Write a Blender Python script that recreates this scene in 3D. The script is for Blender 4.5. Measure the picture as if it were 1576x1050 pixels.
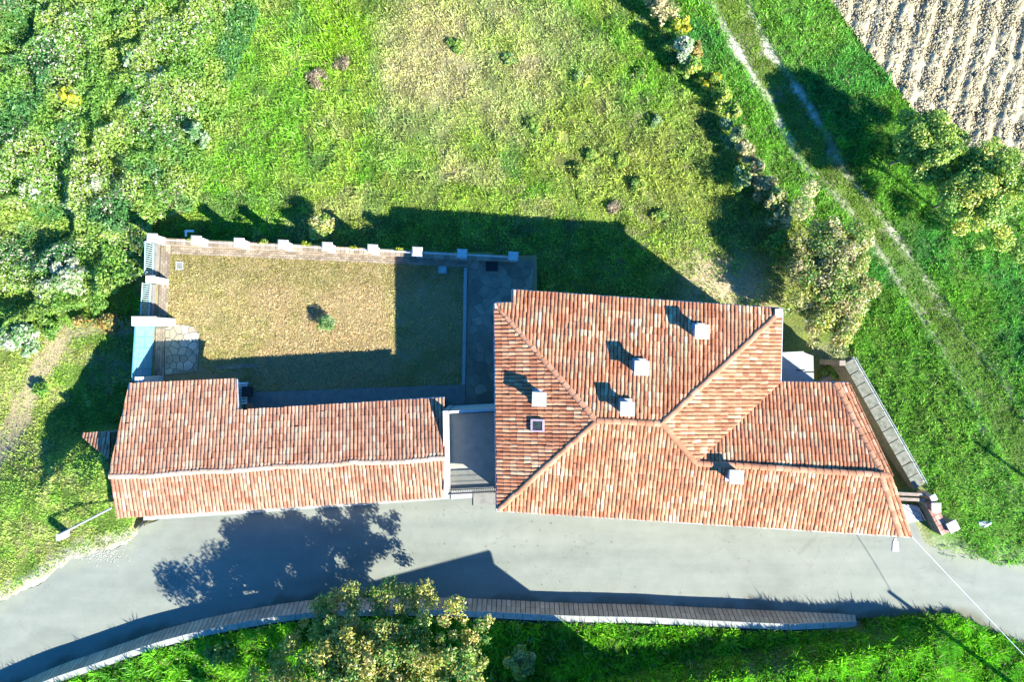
import bpy, math, random
import numpy as np
from mathutils import Vector, Matrix

# ------------------------------------------------------------------ start
for o in list(bpy.data.objects):
    bpy.data.objects.remove(o, do_unlink=True)
S = bpy.context.scene
C = S.collection
R = np.random.default_rng(11)
random.seed(5)

# ------------------------------------------------------------------ camera, sky, sun, exposure
CAMZ, F = 39.0, 1051.0            # drone height, focal length in photo pixels
cam_d = bpy.data.cameras.new('camera'); cam = bpy.data.objects.new('camera', cam_d); C.objects.link(cam)
cam.location = (0, 0, CAMZ); cam.rotation_euler = (0, 0, 0)
cam_d.sensor_width = 36; cam_d.lens = 24.0; cam_d.clip_end = 3000; cam_d.clip_start = 0.5
S.camera = cam
SUN_D = Vector((-1.224, 0.916, -1.0))           # the way the light travels
EL = math.atan2(1.0, math.hypot(1.224, 0.916)); AZ = math.atan2(1.224, -0.916)
w = bpy.data.worlds.new('World'); S.world = w; w.use_nodes = True
nt = w.node_tree; nt.nodes.clear()
wo = nt.nodes.new('ShaderNodeOutputWorld'); bg = nt.nodes.new('ShaderNodeBackground'); sky = nt.nodes.new('ShaderNodeTexSky')
sky.sky_type = 'NISHITA'; sky.sun_disc = False; sky.sun_elevation = EL; sky.sun_rotation = AZ
sky.air_density = 1.0; sky.dust_density = 0.2; sky.ozone_density = 9.0
bg.inputs[1].default_value = 0.07
hs = nt.nodes.new('ShaderNodeMix'); hs.data_type = 'RGBA'; hs.blend_type = 'MULTIPLY'; hs.inputs[0].default_value = 1.0; hs.inputs[7].default_value = (0.28, 1.05, 1.42, 1)   # deep clear blue
nt.links.new(sky.outputs[0], hs.inputs[6]); nt.links.new(hs.outputs[2], bg.inputs[0]); nt.links.new(bg.outputs[0], wo.inputs[0])
sl = bpy.data.lights.new('sun', 'SUN'); sl.energy = 5.0; sl.angle = math.radians(0.5); sl.color = (1.0, 0.95, 0.85)
so = bpy.data.objects.new('sun', sl); C.objects.link(so); so.rotation_euler = SUN_D.to_track_quat('-Z', 'Y').to_euler()
so.location = (40, -30, 40)
S.view_settings.view_transform = 'Standard'; S.view_settings.look = 'None'
S.view_settings.exposure = 2.1; S.view_settings.gamma = 1.0; S.view_settings.use_curve_mapping = False

# ------------------------------------------------------------------ helpers
def W(px, py, z=0.0):
    k = (CAMZ - z) / F
    return Vector(((px - 788) * k, (525 - py) * k, z))

def tag(o, label=None, cat=None, group=None, kind=None):
    if label: o['label'] = label
    if cat: o['category'] = cat
    if group: o['group'] = group
    if kind: o['kind'] = kind
    return o

def empty(name, loc, rz=0):
    o = bpy.data.objects.new(name, None); o.location = loc; o.rotation_euler = (0, 0, rz); C.objects.link(o); return o

def link_mesh(name, me, mat, parent=None):
    o = bpy.data.objects.new(name, me); C.objects.link(o)
    if mat and not me.materials: me.materials.append(mat)
    if parent is not None:
        o.parent = parent
        bpy_loc = parent.location
        p = parent
        off = Vector((0, 0, 0))
        while p is not None:
            off += p.location; p = p.parent
        o.location = -off               # meshes are written in world coordinates
    return o

class MB:
    def __init__(s): s.v = []; s.f = []
    def poly(s, pts):
        n = len(s.v); s.v += [tuple(p) for p in pts]; s.f.append(tuple(range(n, n + len(pts))))
    def prism(s, pts, z0, z1, cap=True):      # pts xy (counter-clockwise), z may be lists
        m = len(pts); n = len(s.v)
        zb = z0 if isinstance(z0, (list, tuple)) else [z0] * m
        zt = z1 if isinstance(z1, (list, tuple)) else [z1] * m
        s.v += [(p[0], p[1], zb[i]) for i, p in enumerate(pts)] + [(p[0], p[1], zt[i]) for i, p in enumerate(pts)]
        for i in range(m):
            j = (i + 1) % m
            s.f.append((n + i, n + j, n + m + j, n + m + i))
        if cap:
            s.f.append(tuple(range(n + m, n + 2 * m))); s.f.append(tuple(range(n + m - 1, n - 1, -1)))
    def box(s, c, size, rz=0.0):
        hx, hy, hz = size[0] / 2, size[1] / 2, size[2] / 2
        cs, sn = math.cos(rz), math.sin(rz)
        pts = [(c[0] + x * cs - y * sn, c[1] + x * sn + y * cs) for x, y in ((-hx, -hy), (hx, -hy), (hx, hy), (-hx, hy))]
        s.prism(pts, c[2] - hz, c[2] + hz)
    def tube(s, a, b, r0, r1=None, n=8):
        r1 = r0 if r1 is None else r1
        a = Vector(a); b = Vector(b); d = (b - a).normalized()
        u = d.orthogonal().normalized(); v = d.cross(u); k = len(s.v)
        for p, r in ((a, r0), (b, r1)):
            for i in range(n):
                t = 2 * math.pi * i / n
                s.v.append(tuple(p + u * (r * math.cos(t)) + v * (r * math.sin(t))))
        for i in range(n):
            j = (i + 1) % n; s.f.append((k + i, k + j, k + n + j, k + n + i))
        s.f.append(tuple(range(k + n - 1, k - 1, -1))); s.f.append(tuple(range(k + n, k + 2 * n)))
    def mesh(s, name):
        me = bpy.data.meshes.new(name); me.from_pydata(s.v, [], s.f); me.update(); return me
    def build(s, name, mat, parent=None, smooth=False, kind=None):
        me = s.mesh(name)
        if smooth: me.polygons.foreach_set('use_smooth', [True] * len(me.polygons))
        o = link_mesh(name, me, mat, parent)
        if kind: o['kind'] = kind
        return o

def np_mesh(name, verts, faces, mat, cols=None, parent=None, smooth=False):
    """verts (n,3), faces (m,k) ; cols per face (m,3)"""
    me = bpy.data.meshes.new(name)
    n, (m, k) = len(verts), faces.shape
    me.vertices.add(n); me.vertices.foreach_set('co', np.ascontiguousarray(verts, dtype=np.float32).ravel())
    me.loops.add(m * k); me.loops.foreach_set('vertex_index', np.ascontiguousarray(faces, dtype=np.int32).ravel())
    me.polygons.add(m)
    me.polygons.foreach_set('loop_start', np.arange(0, m * k, k, dtype=np.int32))
    me.polygons.foreach_set('loop_total', np.full(m, k, dtype=np.int32))
    if smooth: me.polygons.foreach_set('use_smooth', np.ones(m, dtype=bool))
    me.update(calc_edges=True)
    if cols is not None:
        dom = 'FACE' if len(cols) == m else 'POINT'
        at = me.attributes.new('tint', 'FLOAT_COLOR', dom)
        c4 = np.ones((len(cols), 4), dtype=np.float32); c4[:, :3] = cols
        at.data.foreach_set('color', c4.ravel())
    return link_mesh(name, me, mat, parent)

def inside(poly, X, Y):
    X = np.asarray(X); Y = np.asarray(Y); res = np.zeros(X.shape, bool)
    n = len(poly); j = n - 1
    for i in range(n):
        xi, yi = poly[i][0], poly[i][1]; xj, yj = poly[j][0], poly[j][1]
        if yi != yj:
            c = ((yi > Y) != (yj > Y)) & (X < (xj - xi) * (Y - yi) / (yj - yi) + xi)
            res ^= c
        j = i
    return res

_grids = {}
def vn(X, Y, scale, seed=0):                  # smooth value noise 0..1
    if seed not in _grids: _grids[seed] = np.random.default_rng(100 + seed).random((256, 256))
    g = _grids[seed]
    x = np.asarray(X) / scale + 1000.3; y = np.asarray(Y) / scale + 1000.7
    ix = np.floor(x).astype(int); iy = np.floor(y).astype(int)
    fx = x - ix; fy = y - iy; fx = fx * fx * (3 - 2 * fx); fy = fy * fy * (3 - 2 * fy)
    a = g[ix % 256, iy % 256]; b = g[(ix + 1) % 256, iy % 256]; c = g[ix % 256, (iy + 1) % 256]; d = g[(ix + 1) % 256, (iy + 1) % 256]
    return (a * (1 - fx) + b * fx) * (1 - fy) + (c * (1 - fx) + d * fx) * fy
def fbm(X, Y, scale, seed=0):
    return 0.55 * vn(X, Y, scale, seed) + 0.3 * vn(X, Y, scale / 2.1, seed + 1) + 0.15 * vn(X, Y, scale / 4.3, seed + 2)
def sst(x, a, b):
    t = np.clip((np.asarray(x, float) - a) / (b - a), 0, 1); return t * t * (3 - 2 * t)
def poly_dist(line, X, Y):                    # distance to a polyline
    best = np.full(np.shape(X), 1e9)
    for (ax, ay), (bx, by) in zip(line[:-1], line[1:]):
        dx, dy = bx - ax, by - ay; L2 = dx * dx + dy * dy
        t = np.clip(((X - ax) * dx + (Y - ay) * dy) / L2, 0, 1)
        best = np.minimum(best, np.hypot(X - ax - t * dx, Y - ay - t * dy))
    return best
def smooth_line(pts, n=6):                    # Catmull-Rom through 2-D points
    P = [np.array(p[:2], float) for p in pts]; P = [2 * P[0] - P[1]] + P + [2 * P[-1] - P[-2]]; out = []
    for i in range(1, len(P) - 2):
        for k in range(n):
            t = k / n
            out.append(0.5 * ((2 * P[i]) + (-P[i - 1] + P[i + 1]) * t + (2 * P[i - 1] - 5 * P[i] + 4 * P[i + 1] - P[i + 2]) * t * t
                              + (-P[i - 1] + 3 * P[i] - 3 * P[i + 1] + P[i + 2]) * t ** 3))
    out.append(P[-2]); return out

# ------------------------------------------------------------------ materials
def nmat(name):
    m = bpy.data.materials.new(name); m.use_nodes = True
    n = m.node_tree; n.nodes.clear()
    out = n.nodes.new('ShaderNodeOutputMaterial'); b = n.nodes.new('ShaderNodeBsdfPrincipled')
    n.links.new(b.outputs[0], out.inputs[0]); b.inputs['Roughness'].default_value = 0.85
    b.inputs['Specular IOR Level'].default_value = 0.25
    return m, n, b, out
def rampmat(name, stops, scale=3.0, detail=6, rough=0.85, bump=0.0, bscale=30, coord='pos', metal=0.0, rough2=0.6):
    m, n, b, out = nmat(name)
    geo = n.nodes.new('ShaderNodeNewGeometry')
    no = n.nodes.new('ShaderNodeTexNoise'); no.inputs['Scale'].default_value = scale; no.inputs['Detail'].default_value = detail
    no.inputs['Roughness'].default_value = rough2
    n.links.new(geo.outputs['Position'], no.inputs['Vector'])
    cr = n.nodes.new('ShaderNodeValToRGB'); e = cr.color_ramp.elements
    e[0].position, e[0].color = stops[0][0], (*stops[0][1], 1); e[1].position, e[1].color = stops[-1][0], (*stops[-1][1], 1)
    for p, c in stops[1:-1]:
        x = e.new(p); x.color = (*c, 1)
    n.links.new(no.outputs['Fac'], cr.inputs['Fac']); n.links.new(cr.outputs[0], b.inputs['Base Color'])
    b.inputs['Roughness'].default_value = rough; b.inputs['Metallic'].default_value = metal
    if bump:
        n2 = n.nodes.new('ShaderNodeTexNoise'); n2.inputs['Scale'].default_value = bscale; n2.inputs['Detail'].default_value = 4
        n.links.new(geo.outputs['Position'], n2.inputs['Vector'])
        bp = n.nodes.new('ShaderNodeBump'); bp.inputs['Strength'].default_value = bump; bp.inputs['Distance'].default_value = 0.05
        n.links.new(n2.outputs['Fac'], bp.inputs['Height']); n.links.new(bp.outputs[0], b.inputs['Normal'])
    return m
def leafmat(name, trans=0.3):
    m = bpy.data.materials.new(name); m.use_nodes = True; n = m.node_tree; n.nodes.clear()
    out = n.nodes.new('ShaderNodeOutputMaterial'); a = n.nodes.new('ShaderNodeAttribute'); a.attribute_name = 'tint'
    d = n.nodes.new('ShaderNodeBsdfDiffuse'); t = n.nodes.new('ShaderNodeBsdfTranslucent'); mx = n.nodes.new('ShaderNodeMixShader')
    g = n.nodes.new('ShaderNodeBsdfGlossy'); g.inputs['Roughness'].default_value = 0.45; mx2 = n.nodes.new('ShaderNodeMixShader')
    n.links.new(a.outputs['Color'], d.inputs['Color']); n.links.new(a.outputs['Color'], t.inputs['Color'])
    mx.inputs[0].default_value = trans; n.links.new(d.outputs[0], mx.inputs[1]); n.links.new(t.outputs[0], mx.inputs[2])
    mx2.inputs[0].default_value = 0.03; n.links.new(mx.outputs[0], mx2.inputs[1]); n.links.new(g.outputs[0], mx2.inputs[2])
    n.links.new(mx2.outputs[0], out.inputs[0]); return m
def tilemat(name, stops, lichen):
    """per-piece colour (each mesh island, or each object) plus weathering"""
    m, n, b, out = nmat(name)
    geo = n.nodes.new('ShaderNodeNewGeometry'); oi = n.nodes.new('ShaderNodeObjectInfo')
    ad = n.nodes.new('ShaderNodeMath'); ad.operation = 'ADD'; n.links.new(geo.outputs['Random Per Island'], ad.inputs[0]); n.links.new(oi.outputs['Random'], ad.inputs[1])
    fr = n.nodes.new('ShaderNodeMath'); fr.operation = 'FRACT'; n.links.new(ad.outputs[0], fr.inputs[0])
    no = n.nodes.new('ShaderNodeTexNoise'); no.inputs['Scale'].default_value = 0.55; no.inputs['Detail'].default_value = 3
    n.links.new(geo.outputs['Position'], no.inputs['Vector'])
    mm = n.nodes.new('ShaderNodeMath'); mm.operation = 'MULTIPLY_ADD'; n.links.new(no.outputs['Fac'], mm.inputs[0]); mm.inputs[1].default_value = 1.1; mm.inputs[2].default_value = -0.6
    s2 = n.nodes.new('ShaderNodeMath'); s2.operation = 'ADD'; s2.use_clamp = True; n.links.new(fr.outputs[0], s2.inputs[0]); n.links.new(mm.outputs[0], s2.inputs[1])
    cr = n.nodes.new('ShaderNodeValToRGB'); e = cr.color_ramp.elements
    e[0].position, e[0].color = stops[0][0], (*stops[0][1], 1); e[1].position, e[1].color = stops[-1][0], (*stops[-1][1], 1)
    for p, c in stops[1:-1]:
        x = e.new(p); x.color = (*c, 1)
    n.links.new(s2.outputs[0], cr.inputs['Fac'])
    n3 = n.nodes.new('ShaderNodeTexNoise'); n3.inputs['Scale'].default_value = 9; n3.inputs['Detail'].default_value = 5
    n.links.new(geo.outputs['Position'], n3.inputs['Vector'])
    c3 = n.nodes.new('ShaderNodeValToRGB'); c3.color_ramp.elements[0].position = 0.52; c3.color_ramp.elements[1].position = 0.72
    c3.color_ramp.elements[0].color = (0, 0, 0, 1); c3.color_ramp.elements[1].color = (0.5, 0.5, 0.5, 1)
    n.links.new(n3.outputs['Fac'], c3.inputs['Fac'])
    mx = n.nodes.new('ShaderNodeMix'); mx.data_type = 'RGBA'; n.links.new(c3.outputs[0], mx.inputs[0])
    n.links.new(cr.outputs[0], mx.inputs[6]); mx.inputs[7].default_value = (*lichen, 1)
    n4 = n.nodes.new('ShaderNodeTexNoise'); n4.inputs['Scale'].default_value = 1.1; n4.inputs['Detail'].default_value = 7; n4.inputs['Roughness'].default_value = .7
    n.links.new(geo.outputs['Position'], n4.inputs['Vector'])
    mr = n.nodes.new('ShaderNodeMapRange'); mr.inputs[1].default_value = .3; mr.inputs[2].default_value = .62; mr.inputs[3].default_value = .82; mr.inputs[4].default_value = 1.2; n.links.new(n4.outputs['Fac'], mr.inputs[0])
    sc = n.nodes.new('ShaderNodeVectorMath'); sc.operation = 'SCALE'; n.links.new(mx.outputs[2], sc.inputs[0]); n.links.new(mr.outputs[0], sc.inputs['Scale'])   # sooty weathering
    n.links.new(sc.outputs[0], b.inputs['Base Color']); b.inputs['Roughness'].default_value = 0.9
    return m
def attrmat(name, bump=0.6, bscale=14):
    m, n, b, out = nmat(name)
    a = n.nodes.new('ShaderNodeAttribute'); a.attribute_name = 'tint'
    geo = n.nodes.new('ShaderNodeNewGeometry')
    no = n.nodes.new('ShaderNodeTexNoise'); no.inputs['Scale'].default_value = bscale; no.inputs['Detail'].default_value = 6
    n.links.new(geo.outputs['Position'], no.inputs['Vector'])
    mr = n.nodes.new('ShaderNodeMapRange'); mr.inputs[1].default_value = 0.25; mr.inputs[2].default_value = 0.75; mr.inputs[3].default_value = 0.6; mr.inputs[4].default_value = 1.35
    n.links.new(no.outputs['Fac'], mr.inputs[0])
    vm = n.nodes.new('ShaderNodeVectorMath'); vm.operation = 'SCALE'; n.links.new(a.outputs['Color'], vm.inputs[0]); n.links.new(mr.outputs[0], vm.inputs['Scale'])
    n.links.new(vm.outputs[0], b.inputs['Base Color'])
    bp = n.nodes.new('ShaderNodeBump'); bp.inputs['Strength'].default_value = bump; bp.inputs['Distance'].default_value = 0.08
    n.links.new(no.outputs['Fac'], bp.inputs['Height']); n.links.new(bp.outputs[0], b.inputs['Normal'])
    b.inputs['Roughness'].default_value = 0.95
    return m

M = {}
M['leaf'] = leafmat('foliage', 0.42)
M['grass'] = leafmat('grass_blades', 0.38)
M['ground'] = attrmat('earth_and_turf', 0.5, 9)
M['soil'] = attrmat('ploughed_soil', 0.9, 11)
M['tile'] = tilemat('clay_barrel_tiles', [(0.0, (0.235, 0.085, 0.040)), (0.3, (0.295, 0.122, 0.06)), (0.65, (0.33, 0.155, 0.08)), (0.86, (0.375, 0.215, 0.122)), (1.0, (0.44, 0.31, 0.19))], (0.35, 0.225, 0.145))
M['oldtile'] = tilemat('old_clay_tiles', [(0.0, (0.225, 0.098, 0.056)), (0.4, (0.285, 0.145, 0.088)), (0.8, (0.315, 0.178, 0.112)), (1.0, (0.37, 0.25, 0.17))], (0.31, 0.205, 0.135))
M['ridge'] = tilemat('ridge_clay', [(0.0, (0.25, 0.11, 0.058)), (0.5, (0.29, 0.14, 0.078)), (1.0, (0.33, 0.18, 0.11))], (0.31, 0.19, 0.12))
M['ridgepale'] = tilemat('old_ridge_mortar', [(0.0, (0.33, 0.22, 0.15)), (1.0, (0.41, 0.30, 0.22))], (0.38, 0.3, 0.23))
M['pan'] = rampmat('clay_pan_tiles', [(0.3, (0.075, 0.03, 0.018)), (0.7, (0.12, 0.05, 0.03))], 4)
M['stucco'] = rampmat('ochre_stucco', [(0.3, (0.42, 0.30, 0.18)), (0.7, (0.55, 0.42, 0.27))], 2.5, bump=0.15)
M['white'] = rampmat('white_painted_cement', [(0.25, (0.22, 0.22, 0.205)), (0.45, (0.38, 0.38, 0.37)), (0.8, (0.47, 0.47, 0.46))], 5, bump=0.1)
M['capgrey'] = rampmat('weathered_cement_cap', [(0.3, (0.20, 0.21, 0.18)), (0.6, (0.30, 0.31, 0.27)), (0.8, (0.36, 0.36, 0.32))], 6, bump=0.1)
M['concrete'] = rampmat('grey_concrete', [(0.25, (0.11, 0.11, 0.1)), (0.5, (0.16, 0.16, 0.145)), (0.75, (0.2, 0.195, 0.175))], 3, bump=0.25, bscale=40)
M['paleconcrete'] = rampmat('pale_concrete', [(0.25, (0.20, 0.215, 0.20)), (0.5, (0.26, 0.275, 0.265)), (0.75, (0.30, 0.31, 0.30))], 3, bump=0.15)
M['terrace'] = rampmat('terrace_screed', [(0.3, (0.19, 0.195, 0.16)), (0.55, (0.24, 0.24, 0.2)), (0.75, (0.28, 0.28, 0.235))], 2, bump=0.1)
M['oldconcrete'] = rampmat('mossy_concrete', [(0.3, (0.07, 0.078, 0.05)), (0.5, (0.13, 0.135, 0.105)), (0.75, (0.19, 0.19, 0.16))], 5, bump=0.4)
M['blockface'] = tilemat('retaining_blocks', [(0.0, (0.27, 0.235, 0.165)), (0.5, (0.31, 0.27, 0.19)), (1.0, (0.35, 0.305, 0.22))], (0.22, 0.21, 0.12))
M['stone'] = tilemat('crazy_paving_stone', [(0.0, (0.22, 0.195, 0.14)), (0.5, (0.29, 0.265, 0.2)), (1.0, (0.36, 0.335, 0.265))], (0.25, 0.22, 0.15))
M['flag'] = tilemat('grey_flagstone', [(0.0, (0.13, 0.115, 0.085)), (0.5, (0.18, 0.16, 0.12)), (1.0, (0.25, 0.22, 0.165))], (0.1, 0.105, 0.065))
M['brick'] = tilemat('worn_brick', [(0.0, (0.15, 0.118, 0.085)), (0.5, (0.205, 0.165, 0.12)), (1.0, (0.265, 0.222, 0.17))], (0.21, 0.19, 0.12))
M['darkbrick'] = tilemat('brown_brick', [(0.0, (0.20, 0.10, 0.075)), (0.5, (0.30, 0.17, 0.13)), (1.0, (0.42, 0.29, 0.23))], (0.32, 0.25, 0.19))
M['gutter'] = rampmat('grey_sheet_metal', [(0.3, (0.25, 0.26, 0.28)), (0.7, (0.42, 0.43, 0.45))], 6, rough=0.45, metal=0.4)
M['iron'] = rampmat('dark_painted_iron', [(0.3, (0.02, 0.022, 0.025)), (0.7, (0.05, 0.05, 0.055))], 10, rough=0.5)
M['paleiron'] = rampmat('pale_painted_iron', [(0.3, (0.2, 0.32, 0.33)), (0.7, (0.29, 0.4, 0.4))], 10, rough=0.5)
M['gate'] = rampmat('pale_blue_sheet', [(0.3, (0.10, 0.29, 0.36)), (0.7, (0.15, 0.35, 0.41))], 3, rough=0.5)
M['gateframe'] = rampmat('blue_gate_frame', [(0.3, (0.06, 0.20, 0.26)), (0.7, (0.09, 0.26, 0.32))], 3, rough=0.5)
M['glass'] = rampmat('skylight_glass', [(0.4, (0.02, 0.03, 0.03)), (0.7, (0.05, 0.07, 0.065))], 2, rough=0.08)
M['purple'] = rampmat('lead_frame', [(0.4, (0.30, 0.23, 0.26)), (0.7, (0.42, 0.33, 0.36))], 6, rough=0.5)
M['bark'] = rampmat('tree_bark', [(0.3, (0.06, 0.045, 0.03)), (0.7, (0.2, 0.16, 0.12))], 12, bump=0.5)
M['wood'] = rampmat('weathered_timber', [(0.3, (0.14, 0.11, 0.09)), (0.7, (0.28, 0.23, 0.18))], 8)
M['plastic'] = rampmat('white_plastic', [(0.3, (0.6, 0.6, 0.6)), (0.7, (0.75, 0.75, 0.74))], 3, rough=0.4)
M['dark'] = rampmat('dark_iron_grate', [(0.3, (0.015, 0.015, 0.018)), (0.7, (0.05, 0.05, 0.055))], 9)
M['cable'] = rampmat('pale_cable', [(0.3, (0.55, 0.55, 0.52)), (0.7, (0.7, 0.7, 0.68))], 3)
M['terracotta'] = rampmat('terracotta_pot', [(0.3, (0.3, 0.13, 0.07)), (0.7, (0.4, 0.19, 0.11))], 5)

def roadmat():
    m, n, b, out = nmat('worn_road_asphalt')
    geo = n.nodes.new('ShaderNodeNewGeometry')
    def noise(sc, det, ro=0.6, vec=None):
        t = n.nodes.new('ShaderNodeTexNoise'); t.inputs['Scale'].default_value = sc; t.inputs['Detail'].default_value = det; t.inputs['Roughness'].default_value = ro
        n.links.new(vec or geo.outputs['Position'], t.inputs['Vector']); return t
    mp = n.nodes.new('ShaderNodeMapping'); mp.inputs['Scale'].default_value = (0.18, 1.6, 1); n.links.new(geo.outputs['Position'], mp.inputs['Vector'])
    a = noise(0.8, 5, 0.6, mp.outputs[0]); c = noise(1.3, 8, 0.7); d = noise(45, 3, 0.7)
    cr = n.nodes.new('ShaderNodeValToRGB'); e = cr.color_ramp.elements
    e[0].position, e[0].color = 0.3, (0.128, 0.146, 0.122, 1); e[1].position, e[1].color = 0.7, (0.182, 0.196, 0.162, 1)
    ad = n.nodes.new('ShaderNodeMath'); ad.operation = 'ADD'; n.links.new(a.outputs['Fac'], ad.inputs[0]); n.links.new(c.outputs['Fac'], ad.inputs[1])
    hf = n.nodes.new('ShaderNodeMath'); hf.operation = 'MULTIPLY'; hf.inputs[1].default_value = 0.5; n.links.new(ad.outputs[0], hf.inputs[0])
    n.links.new(hf.outputs[0], cr.inputs['Fac'])
    mr = n.nodes.new('ShaderNodeMapRange'); mr.inputs[1].default_value = 0.3; mr.inputs[2].default_value = 0.7; mr.inputs[3].default_value = 0.86; mr.inputs[4].default_value = 1.12
    n.links.new(d.outputs['Fac'], mr.inputs[0])
    vm = n.nodes.new('ShaderNodeVectorMath'); vm.operation = 'SCALE'; n.links.new(cr.outputs[0], vm.inputs[0]); n.links.new(mr.outputs[0], vm.inputs['Scale'])
    at = n.nodes.new('ShaderNodeAttribute'); at.attribute_name = 'tint'; v2 = n.nodes.new('ShaderNodeVectorMath'); v2.operation = 'MULTIPLY'
    n.links.new(vm.outputs[0], v2.inputs[0]); n.links.new(at.outputs['Color'], v2.inputs[1])
    # hairline cracks
    wp = n.nodes.new('ShaderNodeVectorMath'); wp.operation = 'MULTIPLY_ADD'; n.links.new(c.outputs['Color'], wp.inputs[0]); wp.inputs[1].default_value = (.9, .9, 0); n.links.new(geo.outputs['Position'], wp.inputs[2])
    vo = n.nodes.new('ShaderNodeTexVoronoi'); vo.feature = 'DISTANCE_TO_EDGE'; vo.inputs['Scale'].default_value = .28; n.links.new(wp.outputs[0], vo.inputs['Vector'])
    cm = n.nodes.new('ShaderNodeMapRange'); cm.inputs[1].default_value = 0.0; cm.inputs[2].default_value = 0.006; cm.inputs[3].default_value = 0.86; cm.inputs[4].default_value = 1.0; n.links.new(vo.outputs['Distance'], cm.inputs[0])
    v3 = n.nodes.new('ShaderNodeVectorMath'); v3.operation = 'SCALE'; n.links.new(v2.outputs[0], v3.inputs[0]); n.links.new(cm.outputs[0], v3.inputs['Scale'])
    n.links.new(v3.outputs[0], b.inputs['Base Color'])
    bp = n.nodes.new('ShaderNodeBump'); bp.inputs['Strength'].default_value = 0.25; bp.inputs['Distance'].default_value = 0.02
    n.links.new(d.outputs['Fac'], bp.inputs['Height']); n.links.new(bp.outputs[0], b.inputs['Normal'])
    return m
M['road'] = roadmat()

# ------------------------------------------------------------------ terrain: plan of the place
ZR = 1.8                                         # road level; courtyard is 0, the meadow below it -1.1
xy = lambda px, py, z=0.0: tuple(W(px, py, z)[:2])
road_n = [xy(*p, ZR) for p in ((-900, 1500), (-300, 1090), (-120, 985), (0, 926), (60, 898), (110, 862), (160, 846), (200, 838), (216, 812), (260, 794), (690, 756), (765, 745), (1400, 785), (1425, 835), (1460, 850), (1500, 856), (1576, 866), (1800, 930), (2600, 1100))]
cop = smooth_line([xy(*p, ZR + 0.95) for p in ((-900, 1640), (-300, 1240), (-60, 1112), (60, 1054), (150, 1022), (250, 988), (360, 962), (480, 944), (600, 940), (720, 942), (870, 949), (1000, 952), (1100, 957), (1280, 965), (1330, 968))], 6)
def offs(line, d):
    out = []
    for i, p in enumerate(line):
        a = line[max(i - 1, 0)]; b = line[min(i + 1, len(line) - 1)]; t = np.array(b) - np.array(a); t = t / np.hypot(*t)
        out.append(np.array(p) + d * np.array((-t[1], t[0])))
    return out
wbase = offs(cop, 0.33)
road_s = [tuple(p) for p in offs(cop, 0.20)] + [xy(*p, ZR) for p in ((1400, 946), (1460, 942), (1500, 960), (1576, 992), (1800, 1085), (2600, 1300))]
rnx, rny = np.array(road_n).T; rsx, rsy = np.array(road_s).T
bank_s = [tuple(p) for p in offs(cop, -0.14)] + road_s[len(cop):]
bsx, bsy = np.array(bank_s).T
courtyard = [xy(*p) for p in ((236, 364), (795, 392), (826, 392), (822, 470), (800, 660), (690, 660), (680, 800), (234, 800), (233, 590), (234, 500))]
field = [xy(*p, -1.2) for p in ((1215, -90), (1275, -5), (1335, 80), (1400, 165), (1480, 225), (1576, 285), (1700, 365), (2300, 750), (2500, -900), (1100, -900))]
crest = [xy(*p, 4.3) for p in ((820, 1082), (945, 1056), (1050, 1036), (1150, 1019), (1280, 1003), (1400, 990), (1480, 987), (1560, 1010), (1700, 1080))]
crx, cry = np.array(crest).T
def g(X, Y):
    X = np.asarray(X, float); Y = np.asarray(Y, float)
    base = -1.1 + 2.9 * sst(-Y, -3.5, 10.5)
    base = base - 0.012 * np.maximum(Y - 4, 0) + 0.16 * (fbm(X, Y, 5, 20) - 0.5)
    # west side: low at the gate, a bank up to the verge of the outbuilding
    ramp = np.interp(X, [-26.0, -23.6], [5.5, 0.9])
    mound = 1.75 + 1.25 * np.exp(-((X + 21.5) / 2.0) ** 2 - ((Y + 7.2) / 1.9) ** 2)
    west = -0.25 + (mound + 0.25) * sst(-Y, 4.95 - ramp * 0.2, 4.95 + ramp * 0.8) - 0.85 * sst(Y, 0, 5)
    k = sst(-X, 19.5, 21.0); base = base * (1 - k) + west * k
    base = np.where(inside(courtyard, X, Y), -0.06, base)
    yn = np.interp(X, rnx, rny); ys = np.interp(X, rsx, rsy)
    tr = sst(yn + 1.4 - Y, 0.0, 1.4)
    near = (X < -19.9) | (X > 22.5)
    base = np.where(near & (Y > yn), base * (1 - tr) + (ZR + 0.03) * tr, base)
    base = np.where((~near) & (Y > yn) & (Y < yn + 1.0) & (X > -19.9), ZR - 0.05, base)
    ys = np.interp(X, bsx, bsy)
    base = np.where((Y <= yn) & (Y >= ys), ZR - 0.04, base)
    up = np.interp(X, [14.8, 19.0, 25], [0.9, 0.14, 0.1])
    bank = ZR + up + 0.045 * np.clip(ys - Y, 0, 60) + 0.1 * (fbm(X, Y, 3, 24) - 0.5)
    yc = np.interp(X, crx, cry)
    bank = bank + 1.55 * sst(yc - Y, -.15, .75) * sst(X, 2.2, 4.5) * (1 - sst(X, 21.5, 24.5))
    return np.where(Y < ys, bank, base)
def pix(X, Y, Z):                                 # plan position in photo pixels, to look the photo's regions up
    s = F / (CAMZ - Z); return 788 + X * s, 525 - Y * s

hedge_line = ([-400, 0, 60, 130, 215, 300, 420, 560, 760, 860, 1050], [780, 1000, 1040, 1095, 1130, 1195, 1300, 1310, 1420, 1440, 1470])
rut_a = [(1040, -130), (1092, 0), (1130, 70), (1180, 150), (1232, 250), (1310, 325), (1352, 385), (1402, 465), (1450, 540), (1500, 630), (1560, 760)]
rut_b = [(1100, -130), (1152, 0), (1185, 80), (1225, 130), (1268, 200), (1300, 262), (1362, 340), (1420, 420), (1490, 520), (1560, 610), (1650, 760)]
trail_w = [(-40, 760), (20, 660), (60, 575), (95, 515), (150, 500), (215, 505)]

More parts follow.
